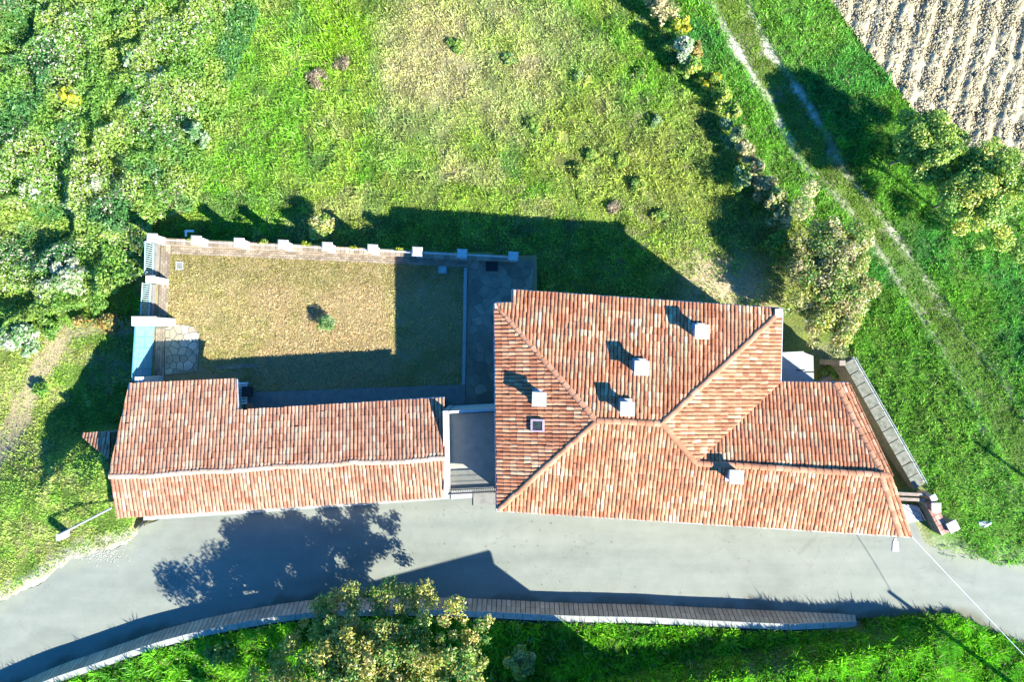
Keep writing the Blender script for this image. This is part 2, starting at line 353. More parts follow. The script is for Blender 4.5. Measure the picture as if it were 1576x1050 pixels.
def regions(X, Y, Z):
    px, py = pix(X, Y, Z)
    n1 = fbm(X, Y, 4.0, 1); n2 = fbm(X, Y, 1.3, 5); n3 = fbm(X, Y, 9, 9)
    lush = sst(px - np.interp(py, *hedge_line), -12, 14)
    dry = np.clip(1.25 - np.hypot((px - 712) / 165, (py - 95) / 150) + 1.6 * (n1 - 0.5) + 0.8 * (n2 - 0.5), 0, 1) * sst(px, 555, 590)
    dry = np.maximum(dry, 0.75 * np.clip(1 - np.hypot((px - 690) / 40, (py - 265) / 25) + (n2 - .5), 0, 1))
    ruts = np.minimum(poly_dist(rut_a, px, py), poly_dist(rut_b, px, py))
    mid = [((a[0] + b[0]) / 2, (a[1] + b[1]) / 2) for a, b in zip(rut_a, rut_b)]
    track = sst(30 - poly_dist(mid, px, py), 0, 12)
    fade = np.interp(py, [150, 330, 520, 800], [1, 0.7, 0.4, 0.25])
    rut = sst(7 + 16 * (n2 - 0.5) - ruts, 0, 6) * fade * (.55 + .45 * sst(n1, .35, .6))
    south = sst(np.interp(X, rsx, rsy) - Y, 0, 0.1)
    weste = sst(240 - px, 0, 20) * sst(py, 470, 520)
    trail = sst(20 + 24 * (n2 - 0.5) - poly_dist(trail_w, px, py), 0, 12) * weste
    yel = np.clip(1.1 - np.hypot((px - 520) / 75, (py - 55) / 80) + (n2 - .5), 0, 1) * (1 - dry)
    return dict(px=px, py=py, n1=n1, n2=n2, n3=n3, lush=lush, dry=dry, track=track, rut=rut, south=south, west=weste, trail=trail, yel=yel)
def mixc(c, col, f):
    return c * (1 - f[:, None]) + np.array(col)[None, :] * f[:, None]
def grass_col(r):
    c = np.repeat(np.array([[0.17, 0.245, 0.035]]), len(r['px']), 0)
    c = mixc(c, (0.10, 0.215, 0.02), sst(r['n1'], 0.42, 0.62) * 0.95)
    c = mixc(c, (0.27, 0.235, 0.13), sst(fbm(r['px'], r['py'], 60, 170), .62, .74) * .45)
    c = mixc(c, (0.075, 0.15, 0.035), sst(fbm(r['px'], r['py'], 42, 174), .57, .68) * .75)
    c = mixc(c, (0.25, 0.25, 0.07), sst(r['n3'], 0.45, 0.7) * 0.5 * sst(r['px'], 380, 520))
    c = mixc(c, (0.15, 0.26, 0.012), r['yel'])
    c = mixc(c, (0.33, 0.28, 0.15), r['dry'] * 0.85)
    lu = np.repeat(np.array([[0.082, 0.192, 0.02]]), len(c), 0)
    lu = mixc(lu, (0.045, 0.16, 0.028), sst(r['n1'], 0.45, 0.65)); lu = mixc(lu, (0.11, 0.22, 0.03), sst(r['n3'], 0.5, 0.7) * 0.8)
    f = r['lush'][:, None] * (1 - r['west'][:, None]); c = c * (1 - f) + lu * f
    c = mixc(c, (0.14, 0.175, 0.03), r['track'] * 0.6 * r['lush'] * np.interp(r['py'], [150, 350, 560], [1, .8, .4]))
    we = np.repeat(np.array([[0.12, 0.20, 0.03]]), len(c), 0); we = mixc(we, (0.21, 0.22, 0.07), sst(r['n2'], 0.45, 0.62) * 0.7)
    c = c * (1 - r['west'][:, None]) + we * r['west'][:, None]
    so_ = np.repeat(np.array([[0.075, 0.205, 0.008]]), len(c), 0); so_ = mixc(so_, (0.04, 0.135, 0.008), sst(r['n2'], 0.45, 0.62))
    c = c * (1 - r['south'][:, None]) + so_ * r['south'][:, None]
    f_ = vn(r['px'], r['py'], 16, 130); g_ = vn(r['px'], r['py'], 38, 133)
    c = c * (0.72 + .56 * f_)[:, None]; c = mixc(c, c.mean(0) * np.array((1.35, 1.05, 1.2)), np.clip((g_ - .62) * 1.6, 0, .5) * (1 - r['dry']))
    return c

# ground sheet (dense in the picture, coarse out to the horizon)
def axis(lo, hi, step, far):
    inner = np.arange(lo, hi + 1e-6, step); o = np.array([3, 7, 14, 28, 60, 130, 300, far])
    return np.concatenate([(lo - o)[::-1], inner, hi + o])
gx = axis(-36, 37, 0.25, 900); gy = axis(-25, 26, 0.25, 900)
GX, GY = np.meshgrid(gx, gy, indexing='ij'); fx_, fy_ = GX.ravel(), GY.ravel(); gz = g(np.clip(fx_, -60, 60), np.clip(fy_, -50, 50))
in_f = inside(field, fx_, fy_); gz = gz - 0.25 * in_f
r_ = regions(fx_, fy_, gz)
gc = grass_col(r_) * 0.62
gc = mixc(gc, (0.20, 0.17, 0.11), sst(r_['n2'], 0.5, 0.75) * 0.45)
gc = mixc(gc, (0.46, 0.43, 0.35), r_['rut'] * r_['lush'])
gc = mixc(gc, (0.27, 0.22, 0.13), r_['trail'] * 0.9)
# bare earth under the tree by the house, pale dusty road verge
bare = np.clip(1.2 - np.hypot((r_['px'] - 1120) / 110, (r_['py'] - 440) / 60) + (r_['n2'] - .5), 0, 1); gc = mixc(gc, (0.36, 0.28, 0.17), bare)
yn_ = np.interp(fx_, rnx, rny); verge = sst(1.1 + 0.9 * (r_['n2'] - .5) - np.abs(fy_ - yn_), 0, 0.6) * ((fx_ < -20) | (fx_ > 22)); gc = mixc(gc, (0.36, 0.34, 0.26), verge * np.where(fx_ > 22, .3, .8))
ni, nj = len(gx), len(gy); idx = np.arange(ni * nj).reshape(ni, nj)
gf = np.stack([idx[:-1, :-1].ravel(), idx[1:, :-1].ravel(), idx[1:, 1:].ravel(), idx[:-1, 1:].ravel()], 1)
go = np_mesh('ground', np.stack([fx_, fy_, gz], 1), gf, M['ground'], gc, smooth=True); go['kind'] = 'structure'

# ploughed field with real furrows
px0, px1, py0, py1 = 15, 40, 7, 30
fxs = np.arange(px0, px1, 0.11); fys = np.arange(py0, py1, 0.11)
FX, FY = np.meshgrid(fxs, fys, indexing='ij'); fx2, fy2 = FX.ravel(), FY.ravel()
s_ = fx2 * 0.966 - fy2 * 0.26 + 0.10 * (vn(fx2, fy2, 2.5, 31) - 0.5)
ph = s_ / 1.22 * 2 * math.pi
fz = g(fx2, fy2) + 0.06 + (0.01 + .10 * vn(fx2, fy2, 1.6, 35)) * np.sin(ph + 0.7 * (vn(fx2, fy2, 1.0, 36) - .5)) + 0.05 * np.sin(2 * ph + 1) + 0.34 * (fbm(fx2, fy2, 0.5, 33) - 0.5) + 0.08 * (vn(fx2, fy2, 0.2, 37) - 0.5)
fcol = np.repeat(np.array([[0.30, 0.258, 0.15]]), len(fx2), 0); fcol = mixc(fcol, (0.36, 0.32, 0.205), sst(fbm(fx2, fy2, 0.9, 40), 0.4, 0.65)); fcol = mixc(fcol, (0.22, 0.20, 0.14), sst(fbm(fx2, fy2, 0.45, 44), 0.56, 0.75))
inn = inside(field, fx2, fy2).reshape(FX.shape)
idx = np.arange(len(fx2)).reshape(FX.shape)
ok = (inn[:-1, :-1] & inn[1:, 1:] & inn[1:, :-1] & inn[:-1, 1:]).ravel()
ff = np.stack([idx[:-1, :-1].ravel(), idx[1:, :-1].ravel(), idx[1:, 1:].ravel(), idx[:-1, 1:].ravel()], 1)[ok]
fo = np_mesh('ploughed_field', np.stack([fx2, fy2, fz], 1), ff, M['soil'], fcol, smooth=False); fo['kind'] = 'structure'
# clods
OV = np.array([(1, 0, 0), (-1, 0, 0), (0, 1, 0), (0, -1, 0), (0, 0, 1), (0, 0, -1)], float)
OF = np.array([(0, 2, 4), (2, 1, 4), (1, 3, 4), (3, 0, 4), (2, 0, 5), (1, 2, 5), (3, 1, 5), (0, 3, 5)])
def lumps(name, X, Y, Z, size, cols, mat, flat=0.7):
    n = len(X); sc = size[:, None, None] * (0.6 + 0.8 * R.random((n, 6, 1))); v = OV[None] * sc
    a = R.random(n) * 6.28; ca, sa = np.cos(a)[:, None], np.sin(a)[:, None]
    x = v[:, :, 0] * ca - v[:, :, 1] * sa; y = v[:, :, 0] * sa + v[:, :, 1] * ca
    V = np.stack([x + X[:, None], y + Y[:, None], v[:, :, 2] * flat + Z[:, None]], 2).reshape(-1, 3)
    Fc = (OF[None] + 6 * np.arange(n)[:, None, None]).reshape(-1, 3)
    o = np_mesh(name, V, Fc, mat, np.repeat(cols, 8, 0)); o['kind'] = 'stuff'; return o
n = 42000; cx = R.uniform(16, 33, n); cy = R.uniform(7.5, 22, n); k = inside(field, cx, cy); cx, cy = cx[k], cy[k]
s_ = cx * 0.966 - cy * 0.26 + 0.10 * (vn(cx, cy, 2.5, 31) - 0.5)
cz = g(cx, cy) + 0.08 + 0.08 * np.sin(s_ / 1.22 * 2 * math.pi); cc = np.array([[0.36, 0.315, 0.20]]) * R.uniform(0.45, 1.25, (len(cx), 1))
o = lumps('soil_clods', cx, cy, cz, R.uniform(0.025, 0.085, len(cx)) * (1 + (R.random(len(cx)) > .95)), cc, M['soil'])
tag(o, 'pale dry clods of earth lying over the ploughed field', 'soil')

# road, pavement strip
def sheet(name, xs, lo, hi, zf, mat, ny=34):
    V, Fc = [], []
    for i, x in enumerate(xs):
        a, b = lo(x), hi(x)
        for j in range(ny + 1): V.append((x, a + (b - a) * j / ny, zf))
    for i in range(len(xs) - 1):
        for j in range(ny):
            q = i * (ny + 1) + j; Fc.append((q, q + ny + 1, q + ny + 2, q + 1))
    V = np.array(V); X, Y = V[:, 0], V[:, 1]; ds = Y - np.interp(X, rsx, rsy); dn = np.interp(X, rnx, rny) - Y
    col = np.ones((len(V), 3)); nz = fbm(X, Y, 1.1, 150)
    col = mixc(col, (.62, .56, .46), sst(.55 + 1.3 * (nz - .5) - ds, 0, .5) * .85)        # dirt along the wall foot
    col = mixc(col, (1.18, 1.16, 1.05), sst(.8 + 1.2 * (nz - .5) - dn, 0, .6) * ((X < -19) | (X > 22)) * .8)   # dusty verge
    fr = ds / np.maximum(ds + dn, .1)
    for c_, w_ in ((.30, .07), (.52, .06), (.78, .07)): col *= (1 + .055 * np.exp(-((fr - c_) / w_) ** 2))[:, None]   # tracks polished by tyres
    col *= (1 - .10 * sst(fbm(X, Y * 2, 3.1, 155), .5, .68))[:, None]
    o = np_mesh(name, V, np.array(Fc), mat, col); o['kind'] = 'structure'; return o
def mixc(c, col, f):
    return c * (1 - f[:, None]) + np.array(col)[None, :] * f[:, None]
sheet('road', np.arange(-60, 66, 0.3), lambda x: np.interp(x, rsx, rsy) - 0.1, lambda x: np.interp(x, rnx, rny) + 0.06 * math.sin(3 * x) + 0.22 * (float(vn(x, 0, .8, 51)) - .5), ZR, M['road'])
mb = MB(); mb.prism([xy(*p, ZR) for p in ((222, 801), (692, 768), (692, 745), (222, 780))], ZR - 0.3, ZR + 0.10)
mb.build('pavement', M['paleconcrete'])['kind'] = 'structure'
mb = MB(); mb.prism([xy(*p, ZR) for p in ((694, 769), (727, 766), (727, 745), (694, 748))], ZR - 0.3, ZR + 0.09); mb.build('entrance_apron', M['paleconcrete'])['kind'] = 'structure'
mb = MB(); mb.prism([xy(*p, ZR) for p in ((728.5, 779), (764, 776), (764, 745), (728.5, 748))], ZR - 0.3, ZR + 0.06); mb.build('entrance_step', M['concrete'])['kind'] = 'structure'

# courtyard ground sheets
mb = MB(); mb.poly([(*p, 0.0) for p in [xy(*q) for q in ((236, 366), (236, 620), (690, 660), (800, 660), (826, 470), (826, 393), (795, 393))]]); mb.build('courtyard_floor', M['ground'])
cf = bpy.data.objects['courtyard_floor']; cf['kind'] = 'structure'; cf.data.materials[0] = rampmat('dry_lawn_soil', [(0.3, (0.17, 0.14, 0.06)), (0.5, (0.22, 0.17, 0.08)), (0.7, (0.28, 0.205, 0.11))], 1.6, 8, 0.95, 0.4, 25)
at = cf.data.attributes.new('tint', 'FLOAT_COLOR', 'FACE'); at.data.foreach_set('color', [0.17, 0.13, 0.06, 1.0])

# ------------------------------------------------------------------ roofs
def fit_plane(pts):
    P = np.array(pts); c = P.mean(0); _, _, vt = np.linalg.svd(P - c); n = vt[2]
    if n[2] < 0: n = -n
    return Vector(c), Vector(n)
def on_plane(px, py, c, n):
    d = Vector(((px - 788) / F, (525 - py) / F, -1)); o = Vector((0, 0, CAMZ)); return o + d * ((c - o).dot(n) / d.dot(n))
NA = 5
def barrel(r0, r1, L, lift, half=38, th=0.022):   # shallow barrel tile: v along +y, bulge +z, with turned-down edges and a front lip
    v, f = [], []; h = math.radians(half); A = NA + 3
    for y, r, z in ((0, r0, lift), (L, r1, 0.0)):
        R_ = r / math.sin(h); base = R_ * math.cos(h)
        v.append((r + 0.001, y, z - th))
        for i in range(NA + 1):
            t = math.pi / 2 - h + 2 * h * i / NA; v.append((R_ * math.cos(t), y, z + R_ * math.sin(t) - base))
        v.append((-r - 0.001, y, z - th))
    for i in range(A - 1): f.append((i + 1, i, A + i, A + 1 + i))
    f.append(tuple(range(A)))
    return np.array(v), f
TV, TF = barrel(0.080, 0.074, 0.43, 0.012)
RV, RF = barrel(0.145, 0.13, 0.46, 0.014, 42, 0.06)
def shared(name, V, Fc, mat):
    me = bpy.data.meshes.new(name); me.from_pydata([tuple(v) for v in V], [], Fc); me.materials.append(mat)
    me.polygons.foreach_set('use_smooth', [False] * len(Fc)); me.update(); return me

def roof_tiles(planes, pitch, course, seed):
    """planes: (list of convex px polygons, plane c, n, eave direction vector). Returns whole-tile matrices and cut tile geometry"""
    rr = random.Random(seed); whole, cutv, cutf = [], [], []
    import bmesh
    for polys, c, n, ed in planes:
        u = (ed - n * ed.dot(n)).normalized(); v = n.cross(u)
        if v.z < 0: u = -u; v = n.cross(u)
        for poly in polys:
            P = [on_plane(x, y, c, n) for x, y in poly]
            q = [((p - c).dot(u), (p - c).dot(v)) for p in P]
            area = sum(q[i][0] * q[(i + 1) % len(q)][1] - q[(i + 1) % len(q)][0] * q[i][1] for i in range(len(q)))
            if area < 0: q = q[::-1]
            us = [a for a, b in q]; vs = [b for a, b in q]
            def dist(a, b):      # signed distance inside the polygon (min over edges)
                m = 1e9
                for i in range(len(q)):
                    (x0, y0), (x1, y1) = q[i], q[(i + 1) % len(q)]
                    L = math.hypot(x1 - x0, y1 - y0)
                    m = min(m, ((x1 - x0) * (b - y0) - (y1 - y0) * (a - x0)) / L)
                return m
            bm = bmesh.new()
            v0 = math.floor(min(vs) / course) * course
            v0 = min(vs) - 0.03
            ncol = int((max(us) - min(us)) / pitch) + 2; nrow = int((max(vs) - v0) / course) + 2
            iu0 = math.floor(min(us) / pitch)
            for i in range(ncol):
                cj = rr.uniform(-0.008, 0.008)
                for j in range(nrow):
                    a = (iu0 + i) * pitch + cj + rr.uniform(-0.007, 0.007); b = v0 + j * course + rr.gauss(0, 0.018) - (0.09 if rr.random() < .012 else 0)
                    ds = [dist(a + x, b + y) for x in (-0.08, 0.08) for y in (0.0, 0.42)]
                    if max(ds + [dist(a, b + .2)]) < 0: continue
                    rot = rr.gauss(0, 0.03)
                    u2 = u * math.cos(rot) + v * math.sin(rot); v2 = n.cross(u2)
                    o = c + u * a + v * b + n * (0.026 + rr.uniform(0, 0.006))
                    mat = Matrix(((u2.x, v2.x, n.x, o.x), (u2.y, v2.y, n.y, o.y), (u2.z, v2.z, n.z, o.z), (0, 0, 0, 1)))
                    if min(ds) >= -0.005: whole.append((mat, n.z / (CAMZ - o.z) ** 2))
                    else:
                        bv = [bm.verts.new(mat @ Vector(t)) for t in TV]
                        for f in TF: bm.faces.new([bv[k] for k in f])
            for i in range(len(q)):
                (x0, y0), (x1, y1) = q[i], q[(i + 1) % len(q)]
                pn = (u * (y1 - y0) - v * (x1 - x0)).normalized()    # outward
                po = c + u * x0 + v * y0 + pn * 0.04
                bmesh.ops.bisect_plane(bm, geom=bm.verts[:] + bm.edges[:] + bm.faces[:], plane_co=po, plane_no=pn, clear_outer=True)
            bm.verts.index_update(); k = len(cutv)
            cutv += [tuple(x.co) for x in bm.verts]; cutf += [tuple(k + x.index for x in f.verts) for f in bm.faces]; bm.free()
    return whole, cutv, cutf

def place_tiles(planes, pitch, course, mat, parent, seed, limit=300):
    whole, cv, cfc = roof_tiles(planes, pitch, course, seed)
    order = sorted(range(len(whole)), key=lambda i: -whole[i][1])
    # the pieces that show largest are parts of their own
    tm = shared('tile', TV, TF, mat)
    off = Vector((0, 0, 0)); p = parent
    while p is not None: off += p.location; p = p.parent
    T = Matrix.Translation(-off)
    for i in order[:limit]:
        o = bpy.data.objects.new('tile', tm); C.objects.link(o); o.parent = parent; o.matrix_local = T @ whole[i][0]
    V = [tuple(x) for x in cv]; Fc = list(cfc)
    for i in order[limit:]:
        k = len(V); m = whole[i][0]
        V += [tuple(m @ Vector(t)) for t in TV]; Fc += [tuple(k + a for a in f) for f in TF]
    me = bpy.data.meshes.new('roof_tiles'); me.from_pydata(V, [], Fc); me.materials.append(mat)
    me.update()
    o = link_mesh('roof_tiles', me, mat, parent); o['kind'] = 'stuff'

def ridge_tiles(lines, mat, parent, seed=1, lift=0.03, wob=0.0, scale=1.0):
    rr = random.Random(seed); me = shared('ridge_tile', RV * np.array((scale, 1, scale)), RF, mat)
    off = Vector((0, 0, 0)); p = parent
    while p is not None: off += p.location; p = p.parent
    for a, b in lines:
        if b.z < a.z - 0.02: a, b = b, a
        d = b - a; L = d.length; d.normalize(); side = d.cross(Vector((0, 0, 1))).normalized(); up = side.cross(d)
        n = max(1, round(L / 0.40)); st = L / n
        for i in range(n):
            s_ = i * st
            o = a + d * s_ + up * lift + side * (rr.uniform(-0.015, 0.015) + wob * math.sin(s_ * 0.9) + wob * .6 * math.sin(s_ * .37 + 1)) - off
            t = rr.uniform(-0.05, 0.05); s2 = side * math.cos(t) + d * math.sin(t); d2 = up.cross(s2)
            ob = bpy.data.objects.new('ridge_tile', me); C.objects.link(ob); ob.parent = parent
            ob.matrix_local = Matrix(((s2.x, d2.x, up.x, o.x), (s2.y, d2.y, up.y, o.y), (s2.z, d2.z, up.z, o.z), (0, 0, 0, 1)))

def slab(planes, name, mat, parent, th=0.10):
    mb = MB()
    for polys, c, n, ed in planes:
        for poly in polys:
            P = [on_plane(x, y, c, n) for x, y in poly]
            if (P[1] - P[0]).cross(P[2] - P[1]).z < 0: P = P[::-1]
            k = len(mb.v); m = len(P)
            mb.v += [tuple(p) for p in P] + [(p.x, p.y, p.z - th) for p in P]
            mb.f.append(tuple(range(k, k + m))); mb.f.append(tuple(range(k + 2 * m - 1, k + m - 1, -1)))
            for i in range(m):
                j = (i + 1) % m; mb.f.append((k + i, k + m + i, k + m + j, k + j))
    return mb.build(name, mat, parent)
def mkplane(zpts, polys, eave):
    c, n = fit_plane([W(*p) for p in zpts]); a = on_plane(*eave[0], c, n); b = on_plane(*eave[1], c, n)
    return (polys, c, n, b - a)

# ---- the big house
house = empty('farmhouse', W(1000, 640, 0))
tag(house, 'large hipped farmhouse roofed in orange barrel tiles with five chimneys, by the road', 'house')
pl_n = mkplane([(790, 447, 4.7), (1203, 476, 4.7), (918, 648, 6.05), (1019, 652, 6.05)],
               [[(790, 447), (1203, 476), (1019, 652), (918, 648), (790, 494)], [(790, 467), (790, 494), (764, 468)]], ((790, 447), (1203, 476)))
pl_w = mkplane([(762, 468, 4.75), (766, 785, 4.8), (918, 648, 6.05)], [[(762, 467), (766, 786), (918, 648)]], ((762, 468), (766, 785)))
pl_s = mkplane([(766, 786, 4.8), (1404, 826, 4.8), (918, 648, 6.05), (1019, 652, 6.05)],
               [[(766, 786), (1083, 806), (1070, 713), (1019, 652), (918, 648)], [(1083, 806), (1385, 825), (1357, 733), (1070, 713)]], ((766, 786), (1404, 826)))
pl_e = mkplane([(1203, 476, 4.7), (1200, 588, 4.7), (1070, 713, 5.55), (1019, 652, 6.05)], [[(1203, 476), (1200, 588), (1070, 713), (1019, 652)]], ((1203, 476), (1200, 588)))
pl_wn = mkplane([(1200, 589, 4.5), (1290, 590, 4.5), (1070, 713, 5.55), (1357, 731, 5.45)], [[(1200, 589), (1284, 590), (1360, 731), (1070, 713)]], ((1200, 589), (1300, 591)))
pl_v = mkplane([(1284, 590, 4.5), (1307, 591, 4.42), (1372, 732, 5.42), (1357, 731, 5.45)], [[(1284, 590), (1307, 591), (1373, 732), (1358, 731)]], ((1284, 590), (1300, 591)))
pl_v2 = mkplane([(1385, 825, 4.8), (1404, 826, 4.72), (1373, 733, 5.42), (1357, 733, 5.45)], [[(1385, 825), (1404, 826), (1373, 733), (1357, 733)]], ((1385, 825), (1404, 826)))
def along(pl, a, b):                               # tiles follow a slanting verge instead of the slope line
    polys, c, n, ed = pl; v = (on_plane(*b, c, n) - on_plane(*a, c, n)).normalized(); return (polys, c, n, v.cross(n))
pl_v = along(pl_v, (1307, 591), (1373, 732)); pl_v2 = along(pl_v2, (1404, 826), (1373, 733))
PL = [pl_n, pl_w, pl_s, pl_e, pl_wn, pl_v, pl_v2]
roof = slab(PL, 'roof', M['pan'], house)
place_tiles(PL, 0.192, 0.36, M['tile'], roof, 3)
onp = lambda pl, x, y: on_plane(x, y, pl[1], pl[2])
ridge_tiles([(onp(pl_w, 764, 469), onp(pl_w, 918, 648)), (onp(pl_s, 767, 785), onp(pl_s, 918, 648)), (onp(pl_n, 918, 648), onp(pl_n, 1019, 652)),
             (onp(pl_n, 1196, 484), onp(pl_n, 1019, 652)), (onp(pl_s, 1070, 713), onp(pl_s, 1019, 652)), (onp(pl_s, 1070, 713), onp(pl_s, 1366, 732)),
             (onp(pl_s, 1385, 825), onp(pl_s, 1357, 733)), (onp(pl_wn, 1284, 590), onp(pl_wn, 1358, 731))], M['ridge'], roof, 2, lift=0.055)
def verge(pl, a, b, dx, mat=None):
    pass
walls = MB()
fp = [(797, 455), (1194, 482), (1192, 597), (1297, 597), (1362, 735), (1392, 815), (774, 776), (770, 474), (797, 474)]
fz_ = [4.6, 4.6, 4.6, 4.4, 5.2, 4.6, 4.65, 4.6, 4.6]
pts = [W(x, y, z) for (x, y), z in zip(fp, fz_)][::-1]
walls.prism([(p.x, p.y) for p in pts], -1.6, [p.z - 0.12 for p in pts], cap=False)
wall = walls.build('wall', M['stucco'], house)
def gutter(pa, pb, parent, r=0.055, mat='gutter'):
    mb = MB(); mb.tube(pa, pb, r, n=8); return mb.build('gutter', M[mat], parent)
dz = Vector((0, 0, -0.05))
for a, b, pl in (((788, 446), (1203, 475), pl_n), ((788, 446), (788, 466), pl_n), ((763, 466), (788, 466), pl_n), ((1205, 476), (1202, 588), pl_e), ((764, 787), (1405, 827.5), pl_s), ((760.5, 467), (764, 787), pl_w), ((1203, 588), (1306, 589.5), pl_wn)):
    gutter(onp(pl, *a) + dz, onp(pl, *b) + dz, house, 0.045)
mb = MB(); p = onp(pl_n, 1197, 482); mb.box(p + Vector((0.02, 0.0, 0.13)), (0.42, 0.42, 0.05)); mb.build('corner_flashing', M['capgrey'], house)
mb = MB(); p = onp(pl_w, 766, 471); mb.box(p + Vector((0, 0, 0.1)), (0.3, 0.25, 0.04)); mb.build('corner_flashing', M['capgrey'], house)
def chimney(px, py, pl, h, capmat, label):
    p = onp(pl, px, py); top = p.z + h
    q = W(px, py, top); ang = math.radians(-2)
    mb = MB(); mb.box((q.x, q.y, (p.z - 0.35 + top - 0.16) / 2), (0.46, 0.46, top - 0.16 - p.z + 0.35), ang); c_ = mb.build('chimney', M['white'], house); c_['label'] = label
    mb = MB(); mb.box((q.x, q.y, top - 0.03), (0.70, 0.70, 0.07), ang); mb.build('chimney_cap', M[capmat], c_)
    mb = MB()
    for sx in (-1, 1):
        for sy in (-1, 1): mb.box((q.x + sx * 0.2, q.y + sy * 0.2, top - 0.115), (0.11, 0.11, 0.10), ang)
    mb.build('cap_support', M['white'], c_)
    mb = MB(); mb.box((q.x, q.y + 0.05, p.z + 0.05), (0.66, 0.80, 0.05), ang); mb.build('chimney_flashing', M['gutter'], c_)
chimney(1081, 511, pl_n, 0.85, 'white', 'white capped chimney nearest the pale metal roof corner')
chimney(988, 567, pl_n, 0.82, 'white', 'white capped chimney in the middle of the back slope')
chimney(966, 630, pl_n, 0.74, 'capgrey', 'grey capped chimney right behind the main ridge')
chimney(830, 615, pl_w, 0.72, 'capgrey', 'cream capped chimney above the skylight')
chimney(1134, 735, pl_s, 0.78, 'capgrey', 'mottled grey chimney beside the lower ridge')
p = onp(pl_w, 828, 655); sk_rot = Vector((0, 0, 1)).rotation_difference(pl_w[2]).to_matrix().to_4x4()
def tilted(mbv, name, mat, parent):
    me = mbv.mesh(name); me.transform(Matrix.Translation(p) @ sk_rot); return link_mesh(name, me, mat, parent)
mb = MB()
for c_, s_ in (((0, .27, .10), (.66, .09, .14)), ((0, -.27, .10), (.66, .09, .14)), ((.29, 0, .10), (.09, .445, .14)), ((-.29, 0, .10), (.09, .445, .14))): mb.box(c_, s_)
sk = tilted(mb, 'skylight', M['purple'], house)
mb = MB(); mb.box((0, 0, 0.13), (0.49, 0.44, 0.02)); tilted(mb, 'skylight_pane', M['glass'], sk)

# ---- the long outbuilding
out = empty('outbuilding', W(430, 690, 0))
tag(out, 'long low outbuilding with weathered tiled gable roof beside the courtyard lawn', 'outbuilding')
on_ = mkplane([(200, 591, 2.3), (362, 584, 2.3), (366, 632, 2.8), (683, 613, 2.8), (690, 706, 3.6), (168, 733, 3.6)],
              [[(200, 591), (362, 584), (365.5, 632), (365.5, 722.5), (168, 733)], [(365.5, 632), (683, 613), (684, 706), (365.5, 722.5)]], ((366, 632), (683, 613)))
os_ = mkplane([(168, 734, 3.6), (690, 706, 3.6), (680, 766, 3.25), (181, 797, 3.25)], [[(168, 734), (684, 706), (681, 766), (181, 797)]], ((181, 797), (680, 766)))
OP = [on_, os_]
oroof = slab(OP, 'roof', M['pan'], out)
place_tiles(OP, 0.195, 0.36, M['oldtile'], oroof, 8)
rl = [onp(on_, 168, 733), onp(on_, 320, 726), onp(on_, 420, 718), onp(on_, 550, 712), onp(on_, 684, 706)]
ridge_tiles(list(zip(rl[:-1], rl[1:])), M['ridgepale'], oroof, 5, lift=0.045, wob=0.05, scale=0.85)
fp = [(176, 735, 3.45), (208, 598, 2.25), (344, 593, 2.25), (347, 641, 2.7), (676, 621, 2.7), (678, 706, 3.45), (674, 760, 3.2), (189, 789, 3.2)]
pts = [W(*q) for q in fp]; mb = MB(); mb.prism([(q.x, q.y) for q in pts][::-1], -0.3, [q.z for q in pts][::-1], cap=False); mb.build('wall', M['stucco'], out)
for a, b, pl in (((364, 634), (684, 612), on_), ((364, 584), (366, 632), on_)):
    gutter(onp(pl, *a) + dz, onp(pl, *b) + dz, out, 0.05)
gutter(onp(on_, 199, 589) + dz, onp(on_, 167, 733) + dz, out, 0.04)

# ---- lean-to with stub of tiled roof against the bank
lt = empty('lean_to', W(150, 680, 2))
tag(lt, 'small stub of tiled lean-to roof at the outbuilding end, half buried in grass', 'lean-to')
lp = mkplane([(122, 668, 1.95), (170, 664, 2.25), (170, 712, 2.95), (140, 690, 2.3)], [[(123, 668), (169, 665), (168, 708), (150, 692)]], ((123, 668), (169, 665)))
lr = slab([lp], 'roof', M['pan'], lt); place_tiles([lp], 0.195, 0.34, M['oldtile'], lr, 4)
mb = MB(); q = [onp(lp, 125, 670), onp(lp, 169, 667), onp(lp, 169, 690), onp(lp, 140, 684)]; mb.prism([(a.x, a.y) for a in q][::-1], -0.6, [a.z - 0.1 for a in q][::-1], cap=False); mb.build('wall', M['oldconcrete'], lt)

# ---- terrace between the two buildings
ter = empty('terrace', W(724, 690, 2.5)); tag(ter, 'flat grey roof terrace with white parapets between the outbuilding and the house', 'terrace')
mb = MB(); mb.prism([tuple(W(x, y, 2.5)[:2]) for x, y in ((690, 752), (772, 748), (772, 634), (690, 638))], 1.2, 2.5); mb.build('slab', M['terrace'], ter)
zt = 3.5
mb = MB(); mb.prism([tuple(W(x, y, zt)[:2]) for x, y in ((683.5, 757), (691, 757), (689, 633), (681.5, 633))], 0.2, zt); o = mb.build('parapet', M['white'], ter); o['label'] = 'long white parapet along the outbuilding roof'
mb = MB(); mb.prism([tuple(W(x, y, 3.2)[:2]) for x, y in ((691, 637), (771, 632.5), (771, 628.5), (691, 633))], 0.2, 3.2); mb.build('parapet', M['white'], ter)
mb = MB(); mb.prism([tuple(W(x, y, 2.62)[:2]) for x, y in ((691, 757), (766, 753), (766, 748.5), (691, 752.5))], 1.2, 2.62); mb.build('kerb', M['capgrey'], ter)
rail = empty('terrace_railing', W(727, 750, 2.6)); tag(rail, 'dark iron railing with close bars on the roadside edge of the terrace', 'railing')
a = W(692, 754.5, 2.62); b = W(765, 751, 2.62)
for z in (0.08, 0.95):
    mb = MB(); mb.tube(a + Vector((0, 0, z)), b + Vector((0, 0, z)), 0.025 if z < .5 else 0.04, n=6); mb.build('rail', M['iron'], rail)
pm = None
